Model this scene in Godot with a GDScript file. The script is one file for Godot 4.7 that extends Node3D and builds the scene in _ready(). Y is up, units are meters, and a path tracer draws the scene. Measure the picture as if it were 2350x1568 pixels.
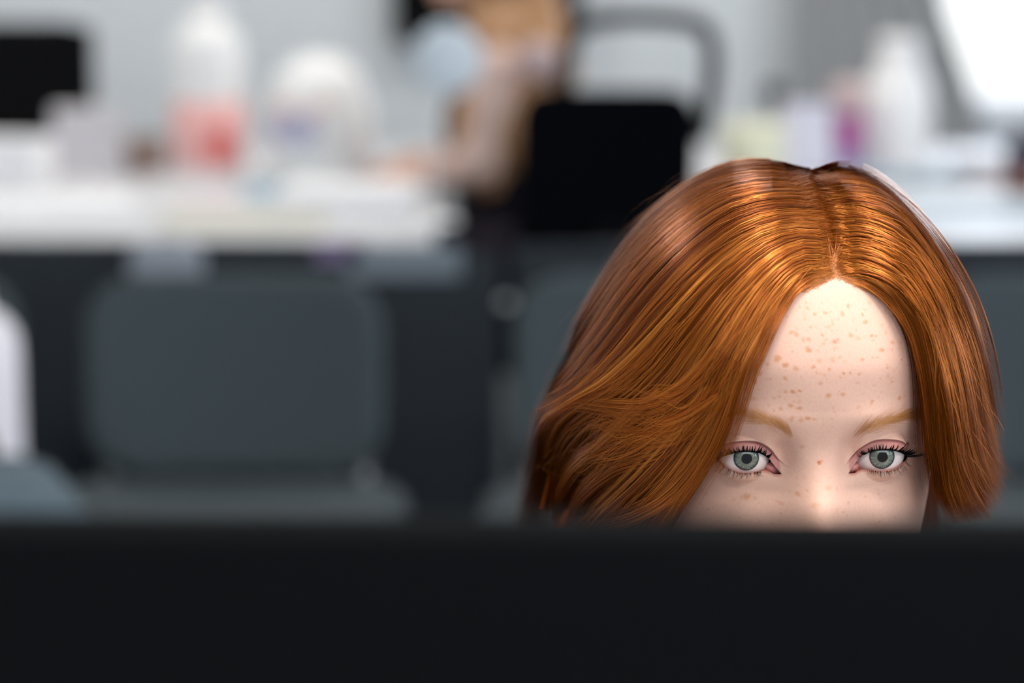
extends Node3D
# A red-haired woman looks over the back of a dark monitor in an office; desks, chairs and a colleague lie out of focus behind her.

const FPX := 5553.33            # focal length in pixels of the 2350 x 1568 frame (85 mm on a 24 mm high sensor)
const CAM := Vector3(0, 1.3, 0)
const PITCH := 10.0
const FACE_D := 1.082           # distance of the eyes along the lens axis
var cam_basis := Basis(Vector3.RIGHT, deg_to_rad(-PITCH))
var head_t := Transform3D()     # head axes: origin between the corneas, x to her left, y up, z out of the face
var M := {}
var rng := RandomNumberGenerator.new()

# ------------------------------------------------------------------ pixels and rays
func ray(px: float, py: float) -> Vector3:
	return cam_basis * Vector3((px - 1175.0) / FPX, -(py - 784.0) / FPX, -1.0)

func at(px: float, py: float, d: float) -> Vector3:
	return CAM + ray(px, py) * d

func on_height(px: float, py: float, h: float) -> Vector3:
	var r := ray(px, py)
	return CAM + r * ((h - CAM.y) / r.y)

# ------------------------------------------------------------------ things
var taken := {}
func numbered(called: String) -> String:
	taken[called] = taken.get(called, -1) + 1
	return called if taken[called] == 0 else "%s_%03d" % [called, taken[called]]

func tag(o: Node3D, label: String, category := "", group := "", kind := "") -> Node3D:
	o.set_meta("label", label)
	if category: o.set_meta("category", category)
	if group: o.set_meta("group", group)
	if kind: o.set_meta("kind", kind)
	return o

func thing(called: String, where: Vector3, turn: float, label: String, category: String, group := "") -> Node3D:
	var o := Node3D.new()
	o.name = numbered(called)
	add_child(o, true)
	o.position = where
	o.rotation.y = turn
	tag(o, label, category, group)
	return o

func part(called: String, mesh: Mesh, mat: Material, parent: Node3D, where := Vector3.ZERO, rot := Vector3.ZERO) -> MeshInstance3D:
	var o := MeshInstance3D.new()
	o.name = called
	o.mesh = mesh
	if mat: o.material_override = mat
	parent.add_child(o, true)
	o.position = where
	o.rotation = rot
	return o

func setting(called: String, mesh: Mesh, mat: Material, where := Vector3.ZERO, rot := Vector3.ZERO) -> MeshInstance3D:
	var o := part(called, mesh, mat, self, where, rot)
	o.set_meta("kind", "structure")
	return o

func mat(called: String, color: Color, rough := 0.6, metal := 0.0) -> StandardMaterial3D:
	var m := StandardMaterial3D.new()
	m.resource_name = called
	m.albedo_color = color
	m.roughness = rough
	m.metallic = metal
	M[called] = m
	return m

func rgb8(r: float, g: float, b: float) -> Color:
	return Color(r / 255.0, g / 255.0, b / 255.0)

func noise_tex(freq: float, side := 256, octaves := 4, as_normal := false, lo := Color(0.8, 0.8, 0.8), hi := Color(1, 1, 1)) -> NoiseTexture2D:
	var t := NoiseTexture2D.new()
	var n := FastNoiseLite.new()
	n.noise_type = FastNoiseLite.TYPE_SIMPLEX
	n.seed = 7
	n.frequency = freq
	n.fractal_octaves = octaves
	t.noise = n
	t.width = side
	t.height = side
	t.seamless = true
	if as_normal:
		t.as_normal_map = true
		t.bump_strength = 4.0
	else:
		var g := Gradient.new()
		g.set_color(0, lo)
		g.set_color(1, hi)
		t.color_ramp = g
	return t

# ------------------------------------------------------------------ mesh tools
func arrays_mesh(v: PackedVector3Array, n: PackedVector3Array, idx: PackedInt32Array, uv := PackedVector2Array(), col := PackedColorArray()) -> ArrayMesh:
	var a := []
	a.resize(Mesh.ARRAY_MAX)
	a[Mesh.ARRAY_VERTEX] = v
	a[Mesh.ARRAY_NORMAL] = n
	a[Mesh.ARRAY_INDEX] = idx
	if uv.size(): a[Mesh.ARRAY_TEX_UV] = uv
	if col.size(): a[Mesh.ARRAY_COLOR] = col
	var m := ArrayMesh.new()
	m.add_surface_from_arrays(Mesh.PRIMITIVE_TRIANGLES, a)
	return m

# a box with bevelled edges (chamfer c), centred
func bevel_box(s: Vector3, c := 0.006) -> ArrayMesh:
	var st := SurfaceTool.new()
	st.begin(Mesh.PRIMITIVE_TRIANGLES)
	st.set_smooth_group(-1)
	var h := s / 2.0
	c = minf(c, minf(h.x, minf(h.y, h.z)) * 0.9)
	var q := func(a: Vector3, b: Vector3, d: Vector3, e: Vector3) -> void:
		var nn := (b - a).cross(d - a)
		var pts := [a, b, d, a, d, e] if nn.dot((a + b + d + e)) < 0.0 else [a, d, b, a, e, d]
		for p in pts: st.add_vertex(p)
	var t3 := func(a: Vector3, b: Vector3, d: Vector3) -> void:
		var nn := (b - a).cross(d - a)
		var pts := [a, b, d] if nn.dot(a + b + d) < 0.0 else [a, d, b]
		for p in pts: st.add_vertex(p)
	for ax in 3:
		var u := (ax + 1) % 3
		var w := (ax + 2) % 3
		for sg in [-1.0, 1.0]:
			var f := []
			for k in [[-1, -1], [1, -1], [1, 1], [-1, 1]]:
				var p := Vector3.ZERO
				p[ax] = sg * h[ax]
				p[u] = k[0] * (h[u] - c)
				p[w] = k[1] * (h[w] - c)
				f.append(p)
			q.call(f[0], f[1], f[2], f[3])
		for s1 in [-1.0, 1.0]:
			for s2 in [-1.0, 1.0]:
				var e := []
				for k in [[0, -1], [0, 1], [1, 1], [1, -1]]:
					var p := Vector3.ZERO
					p[ax] = k[1] * (h[ax] - c)
					p[u] = s1 * (h[u] - (c if k[0] == 1 else 0.0))
					p[w] = s2 * (h[w] - (0.0 if k[0] == 1 else c))
					e.append(p)
				q.call(e[0], e[1], e[2], e[3])
	for a in [-1.0, 1.0]:
		for b in [-1.0, 1.0]:
			for d in [-1.0, 1.0]:
				var k := Vector3(a, b, d)
				t3.call(k * (h - Vector3(0, c, c)), k * (h - Vector3(c, 0, c)), k * (h - Vector3(c, c, 0)))
	st.generate_normals()
	return st.commit()

# a rounded slab: outline in x, y with corner radius r, thickness t along z, edges rounded by e; bulge bends the middle forward, bend curves it sideways
func slab(w: float, h: float, r: float, t: float, e := 0.01, bulge := 0.0, bend := 0.0) -> ArrayMesh:
	var n := 48
	var rings := []
	var prof := [[0.0, -t / 2.0], [0.5, -t / 2.0], [1.0, -t / 2.0]]
	var full := []
	for i in 7: full.append([0.0 if i == 0 else i / 6.0 * 0.85, -1.0, 0.0])
	for i in 5:
		var a := PI / 2 * i / 4.0
		full.append([-1.0, -1.0, a])
	for i in 5:
		var a := PI / 2 * i / 4.0
		full.append([-1.0, 1.0, PI / 2 - a])
	for i in 7: full.append([0.85 - (i / 6.0) * 0.85, 1.0, 0.0])
	for f in full:
		var ring := PackedVector3Array()
		for k in n:
			var ang := TAU * k / n
			var inset: float
			var z: float
			var sc := 1.0
			if f[0] >= 0.0:
				inset = e
				z = f[1] * t / 2.0
				sc = f[0] / 0.85
			else:
				inset = e * (1.0 - sin(f[2]))
				z = f[1] * (t / 2.0 - e * (1.0 - cos(f[2])))
			var hw := w / 2.0 - inset
			var hh := h / 2.0 - inset
			var rr := maxf(r - inset, 0.001)
			var d := Vector2(cos(ang), sin(ang))
			# point of a rounded rectangle in direction d
			var cx := hw - rr
			var cy := hh - rr
			var sx := d.x * 1e4
			var sy := d.y * 1e4
			var tt := minf((hw / absf(d.x)) if absf(d.x) > 1e-6 else 1e9, (hh / absf(d.y)) if absf(d.y) > 1e-6 else 1e9)
			var p := d * tt
			var corner := Vector2(signf(d.x) * cx, signf(d.y) * cy)
			if absf(p.x) > cx and absf(p.y) > cy:
				var dc := d.dot(corner)
				var disc := dc * dc - corner.length_squared() + rr * rr
				if disc > 0.0: p = d * (dc + sqrt(disc))
			p *= sc
			var zz := z + bulge * (1.0 - pow(2.0 * p.y / h, 2.0)) + bend * pow(2.0 * p.x / w, 2.0)
			ring.append(Vector3(p.x, p.y, zz))
		rings.append(ring)
	return loft(rings, true)

# skin a list of rings (same count); closed round; front faces outward when rings run counterclockwise seen from +axis going towards +axis
func loft(rings: Array, closed := true, caps := false) -> ArrayMesh:
	var st := SurfaceTool.new()
	st.begin(Mesh.PRIMITIVE_TRIANGLES)
	st.set_smooth_group(0)
	var n: int = rings[0].size()
	for r in rings:
		for p in r: st.add_vertex(p)
	for i in rings.size() - 1:
		for k in (n if closed else n - 1):
			var a := i * n + k
			var b := i * n + (k + 1) % n
			var c := (i + 1) * n + (k + 1) % n
			var d := (i + 1) * n + k
			for j in [a, c, b, a, d, c]: st.add_index(j)
	if caps:
		for e in [0, rings.size() - 1]:
			var mid := Vector3.ZERO
			for p in rings[e]: mid += p
			st.add_vertex(mid / n)
			var c: int = rings.size() * n + (0 if e == 0 else 1)
			for k in n:
				var a: int = e * n + k
				var b: int = e * n + (k + 1) % n
				for j in ([c, a, b] if e == 0 else [c, b, a]): st.add_index(j)
	st.generate_normals()
	return st.commit()

# turned shape: profile of [radius, height]
func lathe(prof: Array, n := 32) -> ArrayMesh:
	var rings := []
	for p in prof:
		var r := PackedVector3Array()
		for k in n:
			var a := TAU * k / n
			r.append(Vector3(p[0] * cos(a), p[1], -p[0] * sin(a)))
		rings.append(r)
	return loft(rings, true, true)

# round tube along points
func tube(pts: Array, rad, n := 10) -> ArrayMesh:
	var rings := []
	var up := Vector3.UP
	for i in pts.size():
		var d: Vector3 = (pts[mini(i + 1, pts.size() - 1)] - pts[maxi(i - 1, 0)]).normalized()
		var s := up.cross(d)
		if s.length() < 0.05: s = Vector3.RIGHT.cross(d)
		s = s.normalized()
		up = d.cross(s).normalized()
		var r: float = rad[i] if rad is Array else rad
		var ring := PackedVector3Array()
		for k in n:
			var a := TAU * k / n
			ring.append(pts[i] + (s * cos(a) + up * sin(a)) * r)
		rings.append(ring)
	return loft(rings, true, true)

# Catmull-Rom through points, m samples
func smooth_path(p: Array, m: int) -> Array:
	var out := []
	var n := p.size()
	for i in m:
		var f := float(i) / (m - 1) * (n - 1)
		var k := mini(int(f), n - 2)
		var t := f - k
		var p0 = p[maxi(k - 1, 0)]
		var p1 = p[k]
		var p2 = p[k + 1]
		var p3 = p[mini(k + 2, n - 1)]
		out.append(0.5 * ((2.0 * p1) + (p2 - p0) * t + (2.0 * p0 - 5.0 * p1 + 4.0 * p2 - p3) * t * t + (3.0 * p1 - p0 - 3.0 * p2 + p3) * t * t * t))
	return out

func table(t: Array, x: float) -> float:
	if x <= t[0][0]: return t[0][1]
	for i in range(1, t.size()):
		if x <= t[i][0]:
			var k: float = (x - t[i - 1][0]) / (t[i][0] - t[i - 1][0])
			return lerpf(t[i - 1][1], t[i][1], k)
	return t[-1][1]

# smooth (Catmull-Rom) table turned into evenly spaced samples for quick look-up
class Curve1:
	var lo: float
	var hi: float
	var s := PackedFloat32Array()
	func _init(t: Array, n := 400) -> void:
		lo = t[0][0]
		hi = t[-1][0]
		for i in n + 1:
			var x := lo + (hi - lo) * i / n
			var k := 0
			while k < t.size() - 2 and x > t[k + 1][0]: k += 1
			var x1: float = t[k][0]
			var x2: float = t[k + 1][0]
			var y1: float = t[k][1]
			var y2: float = t[k + 1][1]
			var m1: float = (y2 - t[k - 1][1]) / (x2 - t[k - 1][0]) if k > 0 else (y2 - y1) / (x2 - x1)
			var m2: float = (t[k + 2][1] - y1) / (t[k + 2][0] - x1) if k < t.size() - 2 else (y2 - y1) / (x2 - x1)
			var h := x2 - x1
			var u := clampf((x - x1) / h, 0.0, 1.0)
			s.append((1 + 2 * u) * (1 - u) * (1 - u) * y1 + u * (1 - u) * (1 - u) * h * m1 + u * u * (3 - 2 * u) * y2 + u * u * (u - 1) * h * m2)
	func f(x: float) -> float:
		var q := clampf((x - lo) / (hi - lo), 0.0, 1.0) * (s.size() - 1)
		var k := mini(int(q), s.size() - 2)
		return lerpf(s[k], s[k + 1], q - k)

# distance field of tapered capsules joined smoothly, meshed as surface nets. bones: [a, b, ra, rb]; k: join softness
func sdf_mesh(bones: Array, cell: float, k := 0.02, flat := Vector3.ONE) -> ArrayMesh:
	var lo := Vector3.ONE * 1e9
	var hi := -lo
	for b in bones:
		for e in 2:
			var r: float = b[2 + e] + k + 2.5 * cell
			lo = lo.min(b[e] - Vector3.ONE * r)
			hi = hi.max(b[e] + Vector3.ONE * r)
	var nx := int((hi.x - lo.x) / cell) + 2
	var ny := int((hi.y - lo.y) / cell) + 2
	var nz := int((hi.z - lo.z) / cell) + 2
	var f := PackedFloat32Array()
	f.resize(nx * ny * nz)
	f.fill(1e3)
	for b in bones:
		var a: Vector3 = b[0]
		var ba: Vector3 = b[1] - a
		var ra: float = b[2]
		var rb: float = b[3]
		var l2 := maxf(ba.length_squared(), 1e-9)
		var reach := maxf(ra, rb) + k + 2.0 * cell
		var c0 := ((a.min(b[1]) - Vector3.ONE * reach - lo) / cell).floor()
		var c1 := ((a.max(b[1]) + Vector3.ONE * reach - lo) / cell).ceil()
		for z in range(maxi(0, int(c0.z)), mini(nz, int(c1.z) + 1)):
			for y in range(maxi(0, int(c0.y)), mini(ny, int(c1.y) + 1)):
				for x in range(maxi(0, int(c0.x)), mini(nx, int(c1.x) + 1)):
					var p := lo + Vector3(x, y, z) * cell - a
					var t := clampf(p.dot(ba) / l2, 0.0, 1.0)
					var d := (p - ba * t).length() - lerpf(ra, rb, t)
					var i := (z * ny + y) * nx + x
					var o := f[i]
					if o > 100.0:
						f[i] = d
					else:
						var h := maxf(k - absf(o - d), 0.0) / k
						f[i] = minf(o, d) - h * h * k * 0.25
	var vid := {}
	var v := PackedVector3Array()
	var nn := PackedVector3Array()
	var idx := PackedInt32Array()
	var st := [1, nx, nx * ny]
	for z in nz - 1:
		for y in ny - 1:
			for x in nx - 1:
				var i := (z * ny + y) * nx + x
				var inside := 0
				for c in 8:
					if f[i + (c & 1) + ((c >> 1) & 1) * nx + (c >> 2) * nx * ny] < 0.0: inside += 1
				if inside == 0 or inside == 8: continue
				var s := Vector3.ZERO
				var cnt := 0
				for e in 12:
					var ax := e / 4
					var u := (ax + 1) % 3
					var w := (ax + 2) % 3
					var o := Vector3i.ZERO
					o[u] = e & 1
					o[w] = (e >> 1) & 1
					var j := i + o.x + o.y * nx + o.z * nx * ny
					var f0 := f[j]
					var f1 := f[j + st[ax]]
					if (f0 < 0.0) != (f1 < 0.0):
						var q := Vector3(o)
						q[ax] += f0 / (f0 - f1)
						s += q
						cnt += 1
				vid[i] = v.size()
				v.append(lo + (Vector3(x, y, z) + s / cnt) * cell)
				var g := Vector3(f[i + 1] - f[i], f[i + nx] - f[i], f[i + nx * ny] - f[i])
				nn.append(g.normalized())
	for z in range(1, nz - 1):
		for y in range(1, ny - 1):
			for x in range(1, nx - 1):
				var i := (z * ny + y) * nx + x
				for ax in 3:
					var f0 := f[i]
					var f1 := f[i + st[ax]]
					if (f0 < 0.0) == (f1 < 0.0): continue
					var u: int = st[(ax + 1) % 3]
					var w: int = st[(ax + 2) % 3]
					if not (vid.has(i) and vid.has(i - u) and vid.has(i - w) and vid.has(i - u - w)): continue
					var a: int = vid[i]
					var b: int = vid[i - u]
					var c: int = vid[i - u - w]
					var d: int = vid[i - w]
					for j in ([a, c, b, a, d, c] if f0 < 0.0 else [a, b, c, a, c, d]): idx.append(j)
	# smooth normals from the faces
	for j in nn.size(): nn[j] = Vector3.ZERO
	for t in range(0, idx.size(), 3):
		var g := (v[idx[t + 2]] - v[idx[t]]).cross(v[idx[t + 1]] - v[idx[t]])
		for e in 3: nn[idx[t + e]] += g
	for j in nn.size(): nn[j] = nn[j].normalized()
	return arrays_mesh(v, nn, idx)

# ------------------------------------------------------------------ camera, sky, lamps, exposure
func light_and_lens() -> void:
	var cam := Camera3D.new()
	cam.name = "camera"
	add_child(cam)
	var ca := CameraAttributesPhysical.new()
	ca.frustum_focal_length = 85.0
	ca.frustum_focus_distance = FACE_D + 0.002
	ca.exposure_aperture = 4.0
	ca.frustum_near = 0.05
	ca.frustum_far = 100.0
	cam.attributes = ca
	cam.fov = rad_to_deg(2.0 * atan(12.0 / 85.0))
	cam.near = 0.05
	cam.far = 100.0
	cam.position = CAM
	cam.basis = cam_basis
	cam.current = true
	head_t = Transform3D(Basis(Vector3.UP, deg_to_rad(3.0)) * Basis(Vector3.RIGHT, deg_to_rad(1.0)), at(1871.5, 1054.0, FACE_D))

	var we := WorldEnvironment.new()
	we.name = "world_environment"
	var e := Environment.new()
	e.background_mode = Environment.BG_SKY
	var sky := Sky.new()
	var sm := ProceduralSkyMaterial.new()
	sm.sky_top_color = Color(0.86, 0.92, 1.0)
	sm.sky_horizon_color = Color(0.94, 0.97, 1.0)
	sm.ground_horizon_color = Color(0.62, 0.63, 0.63)
	sm.ground_bottom_color = Color(0.5, 0.5, 0.5)
	sky.sky_material = sm
	e.sky = sky
	e.background_energy_multiplier = 4.6
	e.tonemap_mode = Environment.TONE_MAPPER_LINEAR
	e.tonemap_exposure = 1.35
	e.sdfgi_enabled = true
	e.ssao_enabled = true
	e.ssil_enabled = true
	we.environment = e
	add_child(we)

	# ceiling panels: [x, z, energy]
	mat("lamp_glow", Color(1, 1, 1))
	M.lamp_glow.emission_enabled = true
	M.lamp_glow.emission = Color(1.0, 0.985, 0.96)
	M.lamp_glow.emission_energy_multiplier = 5.0
	mat("lamp_frame", rgb8(235, 235, 235), 0.4)
	for l in [[0.3, -0.75, 2.6], [1.9, -0.75, 0.9], [-1.6, -0.75, 0.4], [0.3, 0.85, 1.6], [1.9, 0.85, 0.8], [-1.6, -5.2, 1.3], [0.3, -5.2, 1.2], [1.9, -5.2, 0.4]]:
		ceiling_lamp(l[0], l[1], l[2])

func ceiling_lamp(x: float, z: float, energy: float) -> void:
	var o := thing("ceiling_light", Vector3(x, 2.76, z), 0.0, "square white light panel set in the office ceiling", "ceiling light", "square light panels in the ceiling")
	var f := 0.03
	for s in [[0, 1], [0, -1], [1, 0], [-1, 0]]:
		part("frame", bevel_box(Vector3(0.66 if s[0] == 0 else f, 0.04, f if s[0] == 0 else 0.60), 0.004), M.lamp_frame, o, Vector3(s[0] * 0.315, 0.0, s[1] * 0.315))
	part("diffuser_panel", bevel_box(Vector3(0.6, 0.012, 0.6), 0.003), M.lamp_glow, o, Vector3(0, 0.0, 0))
	var a := AreaLight3D.new()
	a.name = "panel_light"
	a.area_size = Vector2(0.58, 0.58)
	a.light_energy = energy
	a.light_color = Color(1.0, 0.985, 0.96)
	a.shadow_enabled = true
	a.area_range = 14.0
	a.area_attenuation = 2.0
	o.add_child(a, true)
	a.position = Vector3(0, -0.012, 0)
	a.rotation = Vector3(-PI / 2, 0, 0)

# ------------------------------------------------------------------ the head (millimetres in head axes)
var c_a: Curve1
var c_zf: Curve1
var c_zb: Curve1
var c_nose: Curve1
var c_nosew: Curve1
var c_up: Curve1
var c_low: Curve1
var c_crease: Curve1
const EYE_X := 30.6
const ZW := -80.0

func head_curves() -> void:
	c_a = Curve1.new([[-200, 52], [-150, 47], [-125, 46], [-114, 46], [-106, 44], [-96, 46], [-80, 55], [-60, 61.5], [-40, 65.5], [-20, 68.5], [0, 71], [25, 73], [45, 72.5], [65, 69.5], [83, 62.5], [95, 54.5], [105, 44], [112, 32], [116, 20], [118, 0]], 1200)
	c_zf = Curve1.new([[-200, -52], [-150, -50], [-125, -46], [-116, -30], [-109, -6], [-103, 5], [-96, 8.5], [-80, 7], [-60, 6], [-40, 4.5], [-20, 2.5], [-5, 2.0], [5, 4.5], [15, 8.5], [25, 11], [35, 12.2], [45, 12.2], [60, 8.5], [72, 2.5], [83, -6], [95, -20], [105, -36], [112, -53], [116, -67], [118, -85]], 1200)
	c_zb = Curve1.new([[-200, -140], [-150, -132], [-125, -130], [-105, -134], [-80, -146], [-55, -160], [-35, -172], [-10, -181], [25, -185], [45, -184], [65, -179], [83, -168], [95, -156], [105, -140], [112, -122], [116, -106], [118, -85]], 1200)
	c_nose = Curve1.new([[-64, 0], [-58, 2], [-52, 9], [-47, 21], [-41, 24.5], [-35, 22.5], [-28, 17.5], [-20, 13.0], [-10, 8.5], [-2, 5.6], [4, 3.4], [12, 1.4], [24, 0]], 400)
	c_nosew = Curve1.new([[-64, 10], [-52, 11], [-44, 12.5], [-36, 11.8], [-26, 11.2], [-15, 11.4], [-5, 12], [6, 14.5], [24, 20]], 400)
	# lid margins and crease against the distance from the pupil (positive away from the nose), as read off the photograph, heights in the picture
	c_up = Curve1.new([[-30, -3.6], [-18, -4.6], [-15.6, -4.6], [-13.5, -2.6], [-11.5, -0.7], [-9.7, 0.8], [-8, 1.9], [-5.4, 3.1], [-2.5, 3.75], [0, 3.95], [2, 3.9], [5.6, 3.3], [8.5, 2.4], [11, 1.3], [13.4, 0.1], [17, -0.6], [40, -2]], 800)
	c_low = Curve1.new([[-30, -3.6], [-18, -4.6], [-15.6, -4.65], [-14.5, -4.9], [-12.6, -4.9], [-9.3, -4.85], [-6.4, -5.1], [-3.6, -5.45], [0, -5.7], [3, -5.5], [6.5, -4.6], [9, -3.3], [11.3, -1.7], [13.4, 0.1], [17, -0.6], [40, -2]], 800)
	c_crease = Curve1.new([[-17, -1.2], [-15, 0.4], [-12.7, 3.0], [-10.4, 5.2], [-7, 7.2], [-4, 8.0], [0, 8.25], [3.4, 8.15], [8, 7.6], [12, 6.3], [15, 4.6], [18, 2.4]], 600)

# screen height above the pupil to head-axes height, for a point of the lids
func lid_y(e: float, ys: float) -> float:
	var r2 := e * e + ys * ys
	var z := -12.2 + sqrt(maxf(13.2 * 13.2 - r2, 6.0))
	if absf(e) > 11.0: z = minf(z, -1.0 - 0.55 * absf(e))
	return (ys + z * 0.2) / 0.98

func smax(a: float, b: float, k: float) -> float:
	var h := maxf(k - absf(a - b), 0.0) / k
	return maxf(a, b) + h * h * k * 0.25

func g1(x: float, s: float) -> float:
	return exp(-x * x / (s * s))

func base_z(x: float, y: float) -> float:
	var q := x / c_a.f(y)
	return ZW + (c_zf.f(y) - ZW) * sqrt(maxf(1.0 - q * q, 0.0))

# depth of the face at x, y
func face_z(x: float, y: float) -> float:
	return base_z(x, y) + features(x, y, base_z(x, y))

func features(x: float, y: float, zb: float) -> float:
	var ax := absf(x)
	if ax > 66.0 or y > 95.0 or y < -112.0: return 0.0
	var dz := 0.0
	# brow bone and frontal eminences
	dz += 2.0 * g1(ax - 24.0, 15.0) * g1(y - 19.5, 6.5) + 1.2 * g1(ax - 40.0, 10.0) * g1(y - 15.0, 8.0)
	dz += 1.6 * g1(ax - 26.0, 16.0) * g1(y - 46.0, 14.0)
	# nose
	var n := c_nose.f(y)
	if n != 0.0: dz += n * g1(x, c_nosew.f(y))
	dz += 7.0 * g1(ax - 13.5, 5.0) * g1(y + 45.0, 6.0)
	# cheeks, chin
	dz += 4.5 * g1(ax - 36.0, 17.0) * g1(y + 29.0, 13.0)
	dz += 3.5 * g1(x, 13.0) * g1(y + 95.0, 10.0)
	# lips
	dz += 6.0 * g1(x, 20.0) * g1(y + 69.0, 12.0) + 2.6 * g1(x, 17.0) * (g1(y + 65.5, 4.0) + g1(y + 74.5, 4.6)) - 3.6 * g1(x, 19.0) * g1(y + 70.0, 1.3)
	# eye sockets
	if y < 28.0 and y > -32.0:
		dz -= 5.2 * g1(ax - 15.5, 5.0) * g1(y - 3.0, 8.5)
		dz -= 2.2 * g1(ax - 30.0, 15.0) * g1(y - 4.0, 8.0)
		var e := ax - EYE_X
		var z := zb + dz
		var r2 := e * e + y * y
		var sph := -12.2 + sqrt(maxf(13.4 * 13.4 - r2, 0.0)) if r2 < 179.0 else -12.2 - (r2 - 179.0) * 0.1
		z = smax(z, sph, 2.2)
		# the fold over the upper lid
		if e > -19.0 and e < 21.0 and y > -8.0:
			var yc := lid_y(e, c_crease.f(e))
			var d := y - yc
			var w := smoothstep(-19.0, -11.0, e) * (1.0 - smoothstep(13.0, 21.0, e))
			z += w * (1.8 * smoothstep(-0.15, 0.8, d) * exp(-maxf(d, 0.0) / 5.0) - 1.0 * g1(d + 0.15, 0.5))
		# bags and fine folds under the lower lid
		if y < -4.0:
			z += 0.9 * g1(e, 11.0) * g1(y + 9.5, 2.6)
			z -= 0.9 * g1(e + 9.0 - (y + 15.0) * 0.4, 9.0) * g1(y + 15.0 + (e + 9.0) * 0.16, 2.6)
			for k in 3:
				z -= 0.10 * g1(e - 1.0, 9.0) * g1(y + 11.2 + 1.5 * k - 0.02 * e * e + 0.06 * e, 0.3)
		dz = z - zb
	# faint forehead lines
	if y > 20.0 and ax < 45.0:
		for k in 3:
			dz -= 0.05 * g1(x, 30.0) * g1(y - 43.0 - 8.5 * k - 1.1 * sin(x * 0.09 + k * 2.0), 0.45)
	return dz

func lens_to_head(px: float, py: float) -> Array:
	var inv := head_t.affine_inverse()
	return [inv * CAM * 1000.0, inv.basis * ray(px, py)]

# point of the face (head axes, mm) seen at a pixel
func face_at(px: float, py: float) -> Vector3:
	var l := lens_to_head(px, py)
	var o: Vector3 = l[0]
	var d: Vector3 = l[1]
	var z := 5.0
	var p := Vector3.ZERO
	for i in 7:
		p = o + d * ((z - o.z) / d.z)
		z = lerpf(z, face_z(clampf(p.x, -66.0, 66.0), p.y), 0.8)
	return Vector3(p.x, p.y, z)

func seam(c: Curve1, x: float) -> float:
	var e := absf(x) - EYE_X
	return lid_y(clampf(e, -30.0, 40.0), c.f(e)) if e > -30.0 else lid_y(-30.0, c.f(-30.0))

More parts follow.
